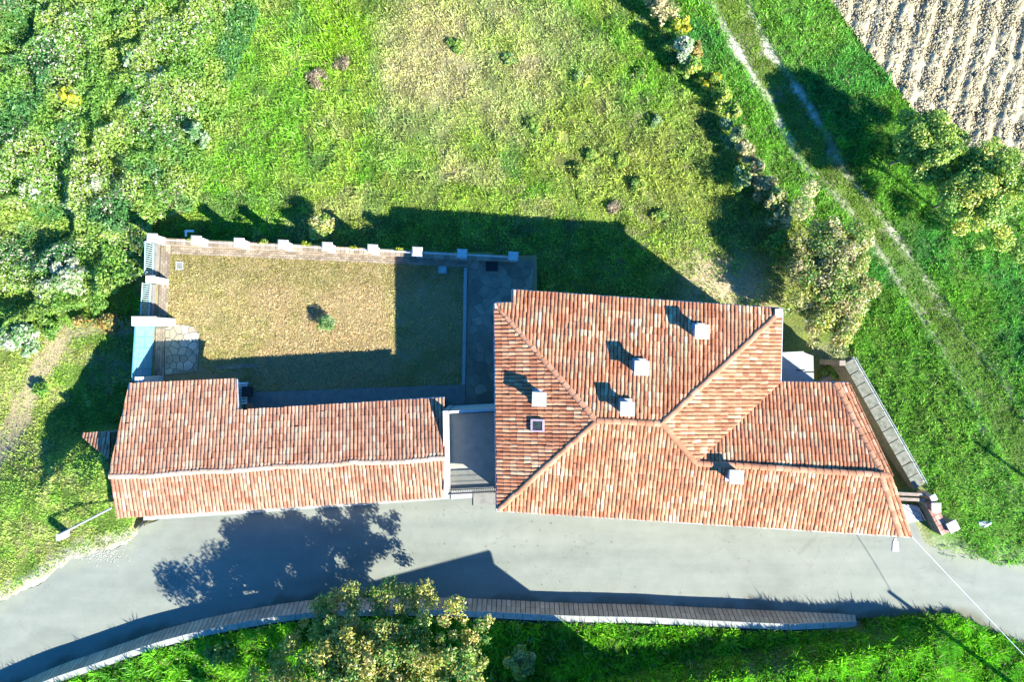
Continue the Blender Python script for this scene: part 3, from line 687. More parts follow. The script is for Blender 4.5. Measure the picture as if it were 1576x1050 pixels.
for i in range(27):
    q = a.lerp(b, (i + .5) / 27)
    if pm is None:
        mb = MB(); mb.tube((0, 0, 0), (0, 0, 0.95), 0.016, n=5)
        for zz in (0.3, 0.62): mb.box((0, 0, zz), (0.05, 0.03, 0.03), 0.6)
        pm = mb.mesh('bar'); pm.materials.append(M['iron'])
    o = bpy.data.objects.new('bar', pm); C.objects.link(o); o.parent = rail; o.location = q - rail.location

# ------------------------------------------------------------------ courtyard paving
def clip(poly, nx, ny, d):                          # keep nx*x+ny*y<=d
    out = []
    for i in range(len(poly)):
        a, b = poly[i], poly[(i + 1) % len(poly)]; da = nx * a[0] + ny * a[1] - d; db = nx * b[0] + ny * b[1] - d
        if da <= 0: out.append(a)
        if (da < 0 < db) or (db < 0 < da):
            t = da / (da - db); out.append((a[0] + t * (b[0] - a[0]), a[1] + t * (b[1] - a[1])))
    return out
def flagstones(name, poly, sp, gap, z, mat, base_mat, seed, th=0.035, jit=0.75, sy=None, limit=300):
    rr = random.Random(seed); sy = sy or sp
    mb = MB(); mb.prism(poly, z - 0.08, z + 0.006); root = mb.build(name, base_mat); root['kind'] = 'structure'
    xs = [p[0] for p in poly]; ys = [p[1] for p in poly]; pts = []
    i = 0; y = min(ys) - sp
    while y < max(ys) + sp:
        x = min(xs) - sp + (sp / 2 if i % 2 else 0)
        while x < max(xs) + sp:
            pts.append((x + rr.uniform(-.5, .5) * sp * jit, y + rr.uniform(-.5, .5) * sy * jit)); x += sp
        y += sy; i += 1
    cnt = 0
    for a in pts:
        cell = list(poly)
        for b in pts:
            if a is b or abs(a[0] - b[0]) > 3 * sp or abs(a[1] - b[1]) > 3 * sp: continue
            nx, ny = b[0] - a[0], b[1] - a[1]; L = math.hypot(nx, ny); nx /= L; ny /= L
            cell = clip(cell, nx, ny, nx * (a[0] + b[0]) / 2 + ny * (a[1] + b[1]) / 2 - gap / 2)
            if len(cell) < 3: break
        if len(cell) < 3: continue
        ar = 0.5 * sum(cell[i][0] * cell[(i + 1) % len(cell)][1] - cell[(i + 1) % len(cell)][0] * cell[i][1] for i in range(len(cell)))
        if abs(ar) < 0.02 * sp: continue
        if ar < 0: cell = cell[::-1]
        cnt += 1
        if cnt > limit: break
        mb = MB(); mb.prism(cell, z - 0.02, z + th + rr.uniform(-0.01, 0.012)); mb.build('stone', mat, root)
    return root
def ccw(pts):
    a = sum(pts[i][0] * pts[(i + 1) % len(pts)][1] - pts[(i + 1) % len(pts)][0] * pts[i][1] for i in range(len(pts)))
    return pts if a > 0 else pts[::-1]
pp = lambda *q: ccw([xy(*a) for a in q])
flagstones('stone_paving', pp((255, 505), (272, 499), (298, 503), (307, 516), (306, 545), (304, 572), (254, 577)), 0.44, 0.035, 0.012, M['stone'], M['oldconcrete'], 3)
flagstones('flagstone_path', pp((722, 398), (822, 402), (800, 655), (716, 650)), 0.62, 0.025, 0.012, M['flag'], M['concrete'], 4, jit=0.8, sy=0.55)
def brick_strip(name, a, b, wid, bl, bw, z, mat, seed):
    rr = random.Random(seed); a = Vector(a); b = Vector(b); d = (b - a); L = d.length; d.normalize(); s_ = Vector((-d.y, d.x)); ang = math.atan2(d.y, d.x)
    mb = MB(); mb.prism(ccw([tuple(a), tuple(b), tuple(b + s_ * wid), tuple(a + s_ * wid)]), z - 0.08, z + 0.012); root = mb.build(name, M['oldconcrete']); root['kind'] = 'structure'
    mb = MB(); nr = max(1, int(wid / bw)); nc = int(L / bl)
    for j in range(nr):
        for i in range(nc):
            c = a + d * (bl * (i + .5 + (.5 if j % 2 else 0)) if i < nc - 1 or j % 2 == 0 else bl * (i + .5)) + s_ * (bw * (j + .5))
            if (c - a).dot(d) > L - bl * .4: continue
            mb.box((c.x, c.y, z + rr.uniform(0.0, 0.012)), (bl - 0.015, bw - 0.015, 0.05), ang + rr.uniform(-.03, .03))
    o = mb.build('brick_pavers', mat, root); o['kind'] = 'stuff'
brick_strip('brick_path', xy(264, 390.5), xy(722, 411), 0.78, 0.25, 0.13, 0.012, M['brick'], 1)
brick_strip('brick_path', xy(257, 499), xy(263, 371), 0.56, 0.25, 0.13, 0.013, M['brick'], 2)
brick_strip('brick_path', xy(253, 580), xy(254, 503), 0.55, 0.25, 0.13, 0.013, M['brick'], 3)
brick_strip('brick_edging', xy(332, 569), xy(396, 566), 0.25, 0.25, 0.125, 0.02, M['brick'], 4)
mb = MB(); mb.prism(pp((372, 640), (372, 605), (716, 592), (716, 660)), -0.05, 0.06); mb.build('courtyard_pavement', M['concrete'])['kind'] = 'structure'
mb = MB(); mb.prism(pp((714, 412), (719, 412), (716, 592), (711, 592)), -0.05, 0.07); mb.build('path_kerb', M['paleconcrete'])['kind'] = 'structure'
def cover(px, py, s1, s2, label, frame, lid):
    p = W(px, py, 0.03); t = empty('manhole_cover', p); tag(t, label, 'manhole cover')
    mb = MB()
    for c_, s_ in (((0, s2 / 2, 0), (s1 + .1, .07, .06)), ((0, -s2 / 2, 0), (s1 + .1, .07, .06)), ((s1 / 2, 0, 0), (.07, s2 - .075, .06)), ((-s1 / 2, 0, 0), (.07, s2 - .075, .06))):
        mb.box((p.x + c_[0], p.y + c_[1], p.z + c_[2]), s_)
    mb.build('frame', M[frame], t)
    mb = MB(); mb.box((p.x, p.y, p.z), (s1 - .08, s2 - .08, 0.04)); mb.build('lid', M[lid], t)
cover(276, 409, 0.36, 0.40, 'small grey concrete inspection cover in the dry lawn corner', 'paleconcrete', 'concrete')
cover(681, 415, 0.42, 0.36, 'pale green-grey inspection cover in the shaded lawn edge', 'paleconcrete', 'paleiron')
cover(757, 407, 0.62, 0.70, 'large black hatch in the shaded flagstone path near the end pillar', 'dark', 'dark')

# ------------------------------------------------------------------ north wall of the courtyard with pillars
nw = empty('courtyard_wall', W(510, 380, 0)); tag(nw, 'low brick garden wall with nine white capped pillars along the lawn', 'garden wall')
pil = [(233, 366), (301, 369.5), (367, 373), (435, 376), (503, 379.5), (573, 383), (642, 387), (711, 390), (790, 394)]
PZ = 1.6
pw = [W(x, y, PZ) for x, y in pil]
wang = math.atan2(pw[-1].y - pw[0].y, pw[-1].x - pw[0].x)
for i in range(8):
    a, b = pw[i], pw[i + 1]; c = (a + b) / 2; L = (b - a).length - 0.40
    mb = MB(); mb.box((c.x, c.y - 0.02, -0.53), (L, 0.30, 1.96), wang); wl = mb.build('wall_panel', M['stucco'], nw)
    mb = MB(); nb = int(L / 0.26); rr = random.Random(i)
    for k_ in range(nb):
        t = (k_ + .5) / nb - .5
        mb.box((c.x + math.cos(wang) * t * L, c.y - 0.02 + math.sin(wang) * t * L, 0.48 + rr.uniform(-.006, .006)), (L / nb - 0.02, 0.36, 0.07), wang)
    mb.build('coping_bricks', M['brick'], wl)['kind'] = 'stuff'
    zs = (0.95,) if i < 5 else (0.85, 1.25)
    for z in zs:
        mb = MB(); d = Vector((math.cos(wang), math.sin(wang), 0)); mb.tube(Vector((c.x, c.y, z)) - d * (L / 2 + .04), Vector((c.x, c.y, z)) + d * (L / 2 + .04), 0.022, n=6); mb.build('rail', M['white'], nw)
prm, crm = None, None
for i, q in enumerate(pw):
    if prm is None:
        mb = MB(); mb.box((0, 0, -0.06), (0.38, 0.38, 3.1)); prm = mb.mesh('pillar'); prm.materials.append(M['white'])
        mb = MB(); mb.box((0, 0, 0), (0.56, 0.50, 0.07)); mb.box((0, 0, 0.05), (0.46, 0.40, 0.03)); crm = mb.mesh('pillar_cap'); crm.materials.append(M['white'])
    o = bpy.data.objects.new('pillar', prm); C.objects.link(o); o.parent = nw; o.location = Vector((q.x, q.y, 0)) - nw.location; o.rotation_euler.z = wang
    c_ = bpy.data.objects.new('pillar_cap', crm); C.objects.link(c_); c_.parent = o; c_.location = (0, 0, 1.54)
# drain pipe outside the wall
mb = MB(); q = W(286, 357, 0.2); mb.tube((q.x, q.y - .25, 0.2), (q.x, q.y + .05, 0.2), 0.06); mb.tube((q.x - 0.05, q.y + .05, 0.2), (q.x + .45, q.y + .05, 0.22), 0.06)
o = mb.build('drain_pipe', M['plastic']); tag(o, 'bent pale plastic pipe sticking out behind the second wall pillar', 'pipe')

# west railing, posts, gate
def fence_section(pa, pb, z0, z1, n, label):
    t = empty('metal_fence', (Vector(pa) + Vector(pb)) / 2); tag(t, label, 'fence', 'pale iron fence sections west of the lawn')
    a, b = Vector(pa), Vector(pb)
    mb = MB(); d = (b - a); ang = math.atan2(d.y, d.x); c = (a + b) / 2
    mb.box((c.x, c.y, (z0 - 1.0) / 2), (d.length, 0.20, z0 + 1.0), ang); mb.build('plinth', M['concrete'], t)
    for z in (z0 + 0.1, z1):
        mb = MB(); mb.tube((a.x, a.y, z), (b.x, b.y, z), 0.03, n=6); mb.build('rail', M['paleiron'], t)
    mb = MB(); mb.box((0, 0, (z1 - z0) / 2), (0.05, 0.03, z1 - z0)); pm = mb.mesh('picket'); pm.materials.append(M['paleiron'])
    for i in range(n):
        q = a.lerp(b, (i + .5) / n); o = bpy.data.objects.new('picket', pm); C.objects.link(o); o.parent = t; o.location = Vector((q.x, q.y, z0)) - t.location; o.rotation_euler.z = ang
W0 = lambda x, y: (*xy(x, y), 0.0)
fence_section(W0(242, 376), W0(241, 425), 0.35, 1.3, 15, 'pale iron picket fence section next to the corner pillar')
fence_section(W0(238, 438), W0(235, 486), 0.35, 1.3, 15, 'pale iron picket fence section next to the blue gate')
def post(px, py, z, sx, sy, label):
    q = W(px, py, z); t = empty('gate_post', (q.x, q.y, 0)); tag(t, label, 'post')
    mb = MB(); mb.box((q.x + .02, q.y, (z - 0.06 - 1.2) / 2), (sx - .1, sy - .1, z - 0.06 + 1.2)); mb.build('shaft', M['white'], t)
    mb = MB(); mb.box((q.x, q.y, z - 0.02), (sx, sy, 0.08)); mb.build('cap', M['white'], t)
post(231, 430, 1.6, 0.90 * 0.55, 0.42, 'slim white fence post between the two picket sections')
post(221, 494.5, 2.25, 1.30, 0.52, 'wide white gate post at the top end of the blue gate')
post(214, 586, 2.2, 0.45, 0.4, 'white gate post beside the outbuilding corner')
gt = empty('metal_gate', W(236, 545, 0)); tag(gt, 'pale blue sheet metal gate in panels west of the paved court', 'gate')
a = Vector(W0(238, 503)); b = Vector(W0(233, 583)); ang = math.atan2((b - a).y, (b - a).x); L = (b - a).length
mb = MB()
for z in (0.1, 1.05, 2.0): mb.box(((a.x + b.x) / 2, (a.y + b.y) / 2, z), (L, 0.07, 0.035), ang)
for i in range(6):
    q = a.lerp(b, i / 5); mb.box((q.x, q.y, 1.05), (0.03, 0.075, 1.95), ang)
mb.build('frame', M['gateframe'], gt)
for i in range(5):
    for z in (0.575, 1.525):
        q = a.lerp(b, (i + .5) / 5); mb = MB(); mb.box((q.x, q.y, z), (L / 5 - 0.035, 0.05, 0.91), ang); mb.build('panel', M['gate'], gt)

# things standing in the nook of the outbuilding
t = empty('garden_lounger', W(372, 607, 0.1)); tag(t, 'white slatted garden lounger in the shaded nook of the outbuilding', 'lounger')
q = W(373, 607, 0.4)
for i in range(8):
    mb = MB(); mb.box((q.x, q.y + 0.62 - i * 0.16, 0.40 + (0.10 * (2 - i) if i < 2 else 0)), (0.50, 0.11, 0.03)); mb.build('slat', M['plastic'], t)
mb = MB()
for sx in (-.22, .22): mb.box((q.x + sx, q.y, 0.35), (0.04, 1.4, 0.06))
mb.build('frame', M['plastic'], t)
for sx in (-.22, .22):
    for sy in (-.6, .6): mb = MB(); mb.box((q.x + sx, q.y + sy, 0.19), (0.05, 0.05, 0.26)); mb.build('leg', M['plastic'], t)
q = W(384, 602, 0); t = empty('storage_box', q); tag(t, 'black storage box standing beside the white lounger', 'box')
mb = MB(); mb.box((q.x, q.y, 0.28), (0.42, 0.55, 0.44)); mb.build('body', M['dark'], t)
mb = MB(); mb.box((q.x, q.y, 0.52), (0.46, 0.59, 0.04)); mb.build('lid', M['dark'], t)
q = W(388, 625, 0); t = empty('flower_pot', q); tag(t, 'round terracotta pot on the shaded pavement near the lounger', 'pot')
mb = MB(); mb.tube((q.x, q.y, 0.06), (q.x, q.y, 0.36), 0.15, 0.22, 14); mb.build('bowl', M['terracotta'], t)
mb = MB(); mb.tube((q.x, q.y, 0.362), (q.x, q.y, 0.40), 0.235, 0.235, 14); mb.build('rim', M['terracotta'], t)

# ------------------------------------------------------------------ east side: patio, long wall, steps
pat = empty('patio', W(1228, 565, 2.0)); tag(pat, 'pale concrete patio slab in the corner between house and wing', 'patio')
mb = MB(); mb.prism(ccw([tuple(W(x, y, 2.0)[:2]) for x, y in ((1190, 545), (1236, 542), (1252, 548), (1253, 592), (1190, 592))]), -1.2, 2.0); mb.build('slab', M['paleconcrete'], pat)
mb = MB(); mb.prism(ccw([tuple(W(x, y, 2.12)[:2]) for x, y in ((1200, 543), (1237, 541), (1237, 544.5), (1200, 546.5))]), 1.9, 2.12); mb.build('kerb', M['white'], pat)
for x, y in ((1232, 570), (1246, 573)):
    mb = MB(); q = W(x, y, 2.01); mb.box((q.x, q.y, q.z), (0.48, 0.06, 0.02)); mb.build('drain_slot', M['dark'], pat)
lw = empty('boundary_wall', W(1365, 660, 2)); tag(lw, 'long slanting concrete wall with a metal rail right of the house wing', 'wall')
a, b = W(1302, 558, 2.3), W(1412, 752, 2.3); d = (b - a).normalized(); s_ = Vector((d.y, -d.x, 0)); s_ = s_ if s_.x > 0 else -s_
def strip(a, b, o0, o1, z0, z1):
    return ccw([tuple((a - s_ * o0)[:2]), tuple((b - s_ * o0)[:2]), tuple((b + s_ * o1)[:2]), tuple((a + s_ * o1)[:2])])
mb = MB(); mb.prism(strip(a, b, 0.10, 0.42, 0, 0), -0.8, 2.22); mb.build('wall_body', M['oldconcrete'], lw)
nseg = 11
for i in range(nseg):
    p0, p1 = a.lerp(b, i / nseg + .003), a.lerp(b, (i + 1) / nseg - .003)
    mb = MB(); mb.prism(strip(p0, p1, 0.14, 0.46, 0, 0), 2.222, 2.30 + 0.01 * (i % 2)); mb.build('coping_stone', M['oldconcrete'], lw)
mb = MB(); mb.prism(ccw([tuple((a + s_ * .47)[:2]), tuple((b + s_ * .47)[:2]), tuple((b + s_ * .60)[:2]), tuple((a + s_ * .60)[:2])]), 1.0, 2.12); mb.build('side_ledge', M['paleconcrete'], lw)
for z in (2.42,):
    mb = MB(); mb.tube(a + s_ * .54 + Vector((0, 0, z - 2.3)), b + s_ * .54 + Vector((0, 0, z - 2.3)), 0.022, n=6); mb.build('rail', M['gutter'], lw)
for i in range(8):
    q = a.lerp(b, (i + .1) / 7.3) + s_ * .54; mb = MB(); mb.tube((q.x, q.y, 2.05), (q.x, q.y, 2.44), 0.022, n=6); mb.build('rail_post', M['gutter'], lw)
mb = MB(); q = W(1297, 559, 2.4); mb.box((q.x, q.y, 1.2), (0.32, 0.28, 2.4)); mb.build('end_post', M['wood'], lw)
mb = MB(); mb.prism(ccw([xy(*q, 0.4) for q in ((1255, 592), (1305, 560), (1420, 770), (1370, 770))]), -0.6, 0.4); mb.build('passage_floor', M['concrete'])['kind'] = 'structure'
# side entrance: timber lintel beams, step, brick wall with capped pillars
t = empty('timber_lintel', W(1405, 765, 2.6)); tag(t, 'weathered timber beams across the top of the narrow side passage', 'beam')
for y in (760, 768):
    mb = MB(); p0, p1 = W(1381, y, 2.6), W(1424, y + 2, 2.6); c = (p0 + p1) / 2; mb.box((c.x, c.y, 2.6), ((p1 - p0).length, 0.17, 0.14), math.atan2((p1 - p0).y, (p1 - p0).x)); mb.build('beam', M['wood'], t)
mb = MB(); mb.prism(ccw([xy(*q, ZR + .15) for q in ((1380, 776), (1412, 779), (1421, 802), (1390, 806))]), 0.8, ZR + 0.15); o = mb.build('entrance_slab', M['white']); tag(o, 'white concrete slab in front of the narrow side passage', 'slab')
t = empty('hand_rail', W(1417, 790, ZR)); tag(t, 'black iron handrail beside the white entrance slab', 'handrail')
p0, p1 = W(1413, 781, 2.7), W(1424, 802, 2.7)
mb = MB(); mb.tube(p0, p1, 0.025, n=6); mb.build('rail', M['iron'], t)
for k_ in (0.02, 0.5, 0.98):
    q = p0.lerp(p1, k_); mb = MB(); mb.tube((q.x, q.y, ZR - .1), (q.x, q.y, 2.7), 0.02, n=6); mb.build('baluster', M['iron'], t)
t = empty('brick_wall', W(1448, 800, 2)); tag(t, 'short brown brick wall with white capped pillars at the road edge', 'brick wall')
a2, b2 = W(1430, 772, 2.7), W(1456, 822, 2.7); d2 = (b2 - a2).normalized(); ang = math.atan2(d2.y, d2.x); c = (a2 + b2) / 2; L = (b2 - a2).length
mb = MB(); mb.box((c.x, c.y, 1.9), (L, 0.46, 1.48), ang); mb.build('core', M['oldconcrete'], t)
rr = random.Random(3); s2 = Vector((-d2.y, d2.x, 0)); nb = int(L / 0.27)
for i in range(nb):
    for j in range(4):
        q = a2 + d2 * (L * (i + .5) / nb) + s2 * (0.125 * (j - 1.5)); mb = MB(); mb.box((q.x, q.y, 2.68 + rr.uniform(-.008, .008)), (L / nb - 0.02, 0.112, 0.09), ang + rr.uniform(-.03, .03)); mb.build('brick', M['darkbrick'], t)
for (x, y, z, w_) in ((1437, 767, 2.9, 0.34), (1441, 782, 3.0, 0.5), (1467, 811, 2.9, 0.56)):
    q = W(x, y, z); mb = MB(); mb.box((q.x, q.y, (z + .6) / 2), (w_ - .1, w_ - .1, z - .7), ang); o = mb.build('pillar', M['darkbrick'], t)
    mb = MB(); mb.box((q.x, q.y, z - 0.01), (w_, w_, 0.08), ang if x != 1441 else 0); mb.build('pillar_cap', M['white'], o)

# street lamp on the house wall above the road
q0 = W(1378, 818, 4.2); q1 = W(1377, 840, 4.35)
t = empty('wall_lamp', q0); tag(t, 'white street lamp on a bracket under the roadside eave', 'street lamp')
mb = MB(); mb.tube((q0.x, q0.y + .3, 4.1), (q1.x, q1.y + .1, 4.38), 0.03, n=6); mb.build('bracket', M['gutter'], t)
mb = MB(); mb.prism([(q1.x - .17, q1.y - .28), (q1.x + .17, q1.y - .28), (q1.x + .13, q1.y + .24), (q1.x - .13, q1.y + .24)], 4.34, 4.46); mb.build('lamp_head', M['white'], t)
mb = MB(); mb.box((q1.x, q1.y, 4.32), (0.22, 0.36, 0.03)); mb.build('lens', M['glass'], t)
mb = MB(); mb.box((q1.x, q1.y + .31, 4.40), (0.12, 0.12, 0.10)); mb.build('joint', M['gutter'], t)

# overhead cable and its pole, and a second pole, both beyond the frame
def pole(base, h, label, arm=True):
    t = empty('utility_pole', base); tag(t, label, 'utility pole')
    mb = MB(); mb.tube(base - Vector((0, 0, .3)), base + Vector((0, 0, h)), 0.14, 0.09, 10); mb.build('shaft', M['capgrey'], t)
    if not arm: return
    mb = MB(); mb.box(base + Vector((0, 0, h - .5)), (1.0, 0.08, 0.08), 0.6); mb.build('crossarm', M['gutter'], t)
    mb = MB()
    for s_ in (-.4, .4): mb.tube(base + Vector((s_ * .82, s_ * .56, h - .45)), base + Vector((s_ * .82, s_ * .56, h - .3)), 0.04)
    mb.build('insulator', M['white'], t)
tip = W(1368, 911, ZR); bs = Vector((tip.x + 1.224 * 6.2, tip.y - 0.916 * 6.2, ZR)); pole(bs, 6.2, 'pole off the bottom corner holding the pale cable over the road', False)
tip = W(1475, 666, 0.6); bs2 = Vector((tip.x + 1.224 * 8.5, tip.y - 0.916 * 8.5, 1.0)); pole(bs2, 8.3, 'pole off the right edge casting a thin shadow over the meadow')
def cable(a, b, sag, r, label):
    mb = MB(); pr = a
    for i in range(1, 15):
        t = i / 14; q = a.lerp(b, t) - Vector((0, 0, sag * 4 * t * (1 - t))); mb.tube(pr, q, r, n=5); pr = q
    o = mb.build('overhead_cable', M['cable']); tag(o, label, 'cable')
cable(W(1404, 827, 4.85), bs + Vector((0.03, 0.05, 6.1)), 0.25, 0.016, 'pale overhead cable crossing the road from the house corner')
q = W(1512, 805, 1.6); t = bpy.data.objects
V = OV * 0.32; 

# ------------------------------------------------------------------ roadside retaining wall
rw = empty('retaining_wall', (0, wbase[60][1], ZR)); tag(rw, 'curved block retaining wall with pale coping between road and grass bank', 'retaining wall')
def walk(line, step):
    P = [np.array(p) for p in line]; seg = [np.hypot(*(P[i + 1] - P[i])) for i in range(len(P) - 1)]; cum = np.concatenate([[0], np.cumsum(seg)])
    n = int(cum[-1] / step); ts = np.linspace(0, cum[-1], n + 1)
    return np.stack([np.interp(ts, cum, [p[i] for p in P]) for i in (0, 1)], 1)
cl = walk([p for p in cop if p[0] > -33], 0.26)
cb = offs(list(map(tuple, cl)), 0.33); cbk = offs(list(map(tuple, cl)), -0.5)
mb = MB(); rr = random.Random(9); hw = lambda p: float(np.interp(p[0], [14.8, 19.0], [1.0, 0.08]))
# body behind the block face
bi = offs(list(map(tuple, cl)), -0.03)
for i in range(len(cl) - 1):
    a0, a1 = cb[i] - (cb[i] - cl[i]) * .12, cb[i + 1] - (cb[i + 1] - cl[i + 1]) * .12; t0, t1 = bi[i], bi[i + 1]; k0, k1 = cbk[i], cbk[i + 1]
    h0, h1 = ZR + .94 * hw(cl[i]), ZR + .94 * hw(cl[i + 1])
    mb.poly([(*a0, ZR - .2), (*a1, ZR - .2), (*t1, h1), (*t0, h0)]); mb.poly([(*t0, h0), (*t1, h1), (*k1, h1), (*k0, h0)])
    mb.poly([(*k1, ZR - .2), (*k0, ZR - .2), (*k0, h0), (*k1, h1)])
mb.build('wall_body', M['dark'], rw)
mb = MB(); rows = 2
for i in range(len(cl) - 1):
    for j in range(rows):
        f0, f1 = j / rows + .006, (j + 1) / rows - .006
        g0, g1 = 0.05, 0.95 - 0.03
        def P3(t, f): 
            bx = cb[i] * (1 - t) + cb[i + 1] * t; tx = cl[i] * (1 - t) + cl[i + 1] * t; q = bx * (1 - f) + tx * f; return Vector((q[0], q[1], ZR + 0.95 * f * (hw(cl[i]) * (1 - t) + hw(cl[i + 1]) * t)))
        a_, b_, c_, d_ = P3(g0, f0), P3(g1, f0), P3(g1, f1), P3(g0, f1)
        nrm = (b_ - a_).cross(d_ - a_).normalized(); nrm = nrm if nrm.y > 0 else -nrm
        up = nrm * (0.012 + rr.uniform(0, .015)); dn = -nrm * 0.09
        k = len(mb.v); mb.v += [tuple(q + up) for q in (a_, b_, c_, d_)] + [tuple(q + dn) for q in (a_, b_, c_, d_)]
        mb.f += [(k, k + 1, k + 2, k + 3), (k, k + 4, k + 5, k + 1), (k + 1, k + 5, k + 6, k + 2), (k + 2, k + 6, k + 7, k + 3), (k + 3, k + 7, k + 4, k)]
mb.build('face_blocks', M['blockface'], rw)['kind'] = 'stuff'
st = walk([p for p in cop if p[0] > -33], 1.0); s0 = offs(list(map(tuple, st)), 0.05); s1 = offs(list(map(tuple, st)), -0.27)
for i in range(len(st) - 1):
    e = 0.012
    q = [s1[i] * (1 - e) + s1[i + 1] * e, s1[i + 1] * (1 - e) + s1[i] * e, s0[i + 1] * (1 - e) + s0[i] * e, s0[i] * (1 - e) + s0[i + 1] * e]
    mb = MB(); jz = rr.uniform(-.008, .008); zz = [ZR + .945 * hw(st[i]), ZR + .945 * hw(st[i + 1]), ZR + .945 * hw(st[i + 1]), ZR + .945 * hw(st[i])]; mb.prism([tuple(a) for a in q], zz, [z_ + .075 + jz for z_ in zz]); mb.build('coping_stone', M['capgrey'], rw)

# a house beyond the bottom edge whose shadow falls over the road
nb_ = empty('neighbour_house', (3, -21, 2.6)); tag(nb_, 'neighbouring house south of the road, only its shadow in the picture', 'house')
zc = 8.3; sh = W(756, 850, ZR); c0 = Vector((sh.x + 1.224 * (zc - ZR), sh.y - 0.916 * (zc - ZR), zc))
dv = Vector((-0.966, -0.258, 0)); dn_ = Vector((0.258, -0.966, 0))
q = [c0, c0 + dv * 8.5, c0 + dv * 8.5 + dn_ * 7, c0 + dn_ * 7]
mb = MB(); ins = [c0 + dv * .3 + dn_ * .3, c0 + dv * 8.2 + dn_ * .3, c0 + dv * 8.2 + dn_ * 6.7, c0 + dv * .3 + dn_ * 6.7]
mb.prism([tuple(a[:2]) for a in ins], 2.0, zc - .05); mb.build('wall', M['stucco'], nb_)
mb = MB(); r0 = (q[0] + q[3]) / 2 + Vector((0, 0, 1.3)); r1 = (q[1] + q[2]) / 2 + Vector((0, 0, 1.3)); up = Vector((0, 0, .12))
for a4 in ((q[0], q[1], r1, r0), (q[2], q[3], r0, r1)):
    mb.poly([a + up for a in a4]); mb.poly([a for a in a4][::-1])
for a3 in ((q[3], q[0], r0), (q[1], q[2], r1)): mb.poly([a + up for a in a3])
for i in range(4): mb.poly([q[i], q[(i + 1) % 4], q[(i + 1) % 4] + up, q[i] + up])
mb.build('roof', M['oldtile'], nb_)

# ------------------------------------------------------------------ foliage
def leaf_quads(P, N, size, asp=0.5):
    n = len(P); N = N / np.linalg.norm(N, axis=1, keepdims=True)
    t = R.normal(size=(n, 3)); t -= (t * N).sum(1, keepdims=True) * N; t /= np.linalg.norm(t, axis=1, keepdims=True)
    b = np.cross(N, t); s = size[:, None]
    V = np.stack([P - t * s, P + b * s * asp + N * s * .15, P + t * s, P - b * s * asp + N * s * .15], 1).reshape(-1, 3)
    return V, np.arange(4 * n).reshape(n, 4)
def crown_mesh(name, clumps, nleaf, size, pal, parent, hollow=0.5, varc=0.25, asp=0.5, upb=0.5):
    """leaves spread over many clumps; pal = list of (rgb, weight)"""
    cl_ = np.array([[*c, r] for c, r in clumps]); wgt = cl_[:, 3] ** 2; k = R.choice(len(cl_), nleaf, p=wgt / wgt.sum())
    d = R.normal(size=(nleaf, 3)); d /= np.linalg.norm(d, axis=1, keepdims=True)
    rad = cl_[k, 3] * (hollow + (1 - hollow) * R.random(nleaf) ** 0.7)
    P = cl_[k, :3] + d * rad[:, None] * np.array((1, 1, .8)); N = d * .5 + R.normal(size=(nleaf, 3)) * .55 + np.array((0, 0, upb))
    V, Fc = leaf_quads(P, N, size * R.uniform(.6, 1.3, nleaf), asp)
    pc = np.array([p[0] for p in pal]); pwt = np.array([p[1] for p in pal], float); pwt /= pwt.sum()
    kc = R.choice(len(pal), len(cl_), p=pwt); ki = np.where(R.random(nleaf) < .55, kc[k], R.choice(len(pal), nleaf, p=pwt))
    col = pc[ki] * R.uniform(1 - varc, 1 + varc, (nleaf, 1)) * R.uniform(.93, 1.07, (nleaf, 3))
    return np_mesh(name, V, Fc, M['leaf'], col, parent)
def blob_clumps(c, rx, ry, rz, n, rc, seed):
    rr = np.random.default_rng(seed); d = rr.normal(size=(n, 3)); d /= np.linalg.norm(d, axis=1, keepdims=True)
    d *= (rr.random((n, 1)) ** 0.4) * rr.uniform(.75, 1.1, (n, 1)); d[:, 2] = np.abs(d[:, 2]) * 1.0 - 0.25
    return [((c[0] + q[0] * rx, c[1] + q[1] * ry, c[2] + q[2] * rz), rc * rr.uniform(.6, 1.3)) for q in d]
def trunk_mesh(parent, base, tops, r):
    mb = MB(); base = Vector(base)
    cz = min(Vector(t).z for t in tops); fork = Vector((sum(t[0] for t in tops) / len(tops) * .4 + base.x * .6, sum(t[1] for t in tops) / len(tops) * .4 + base.y * .6, base.z + (cz - base.z) * .55))
    mb.tube(base - Vector((0, 0, .2)), fork, r, r * .7, 8)
    for t in tops:
        t = Vector(t); m = fork.lerp(t, .5) + Vector((0, 0, .12 * (t - fork).length)); mb.tube(fork, m, r * .55, r * .35, 6); mb.tube(m, t, r * .35, r * .12, 5)
    return mb.build('trunk', M['bark'], parent)
GRN = [((.06, .15, .02), 2), ((.10, .21, .03), 2), ((.16, .26, .05), 1)]
YEL = [((.20, .19, .035), 2), ((.27, .24, .06), 2), ((.12, .15, .03), 2), ((.34, .29, .10), 1)]
OLV = [((.17, .16, .06), 2), ((.26, .23, .11), 2), ((.10, .13, .045), 1.3), ((.35, .31, .17), 1.2)]
LIM = [((.19, .25, .04), 2), ((.12, .20, .03), 2), ((.28, .28, .05), 1.5), ((.07, .14, .02), 1)]
PAL = [((.44, .48, .33), 3), ((.30, .38, .18), 2), ((.13, .24, .06), 1.5), ((.55, .56, .45), 1)]
GRY = [((.17, .27, .13), 2), ((.09, .2, .06), 2), ((.27, .35, .2), 1)]
YLW = [((.33, .31, .02), 2), ((.24, .30, .03), 2), ((.13, .22, .03), 1)]
ORG = [((.36, .22, .06), 2), ((.26, .22, .06), 2), ((.15, .17, .04), 1)]
DRY = [((.22, .18, .11), 2), ((.33, .27, .18), 1), ((.12, .12, .05), 1)]
TAN = [((.33, .27, .10), 2), ((.27, .25, .08), 2), ((.16, .19, .05), 1.6), ((.42, .35, .19), 1.3)]
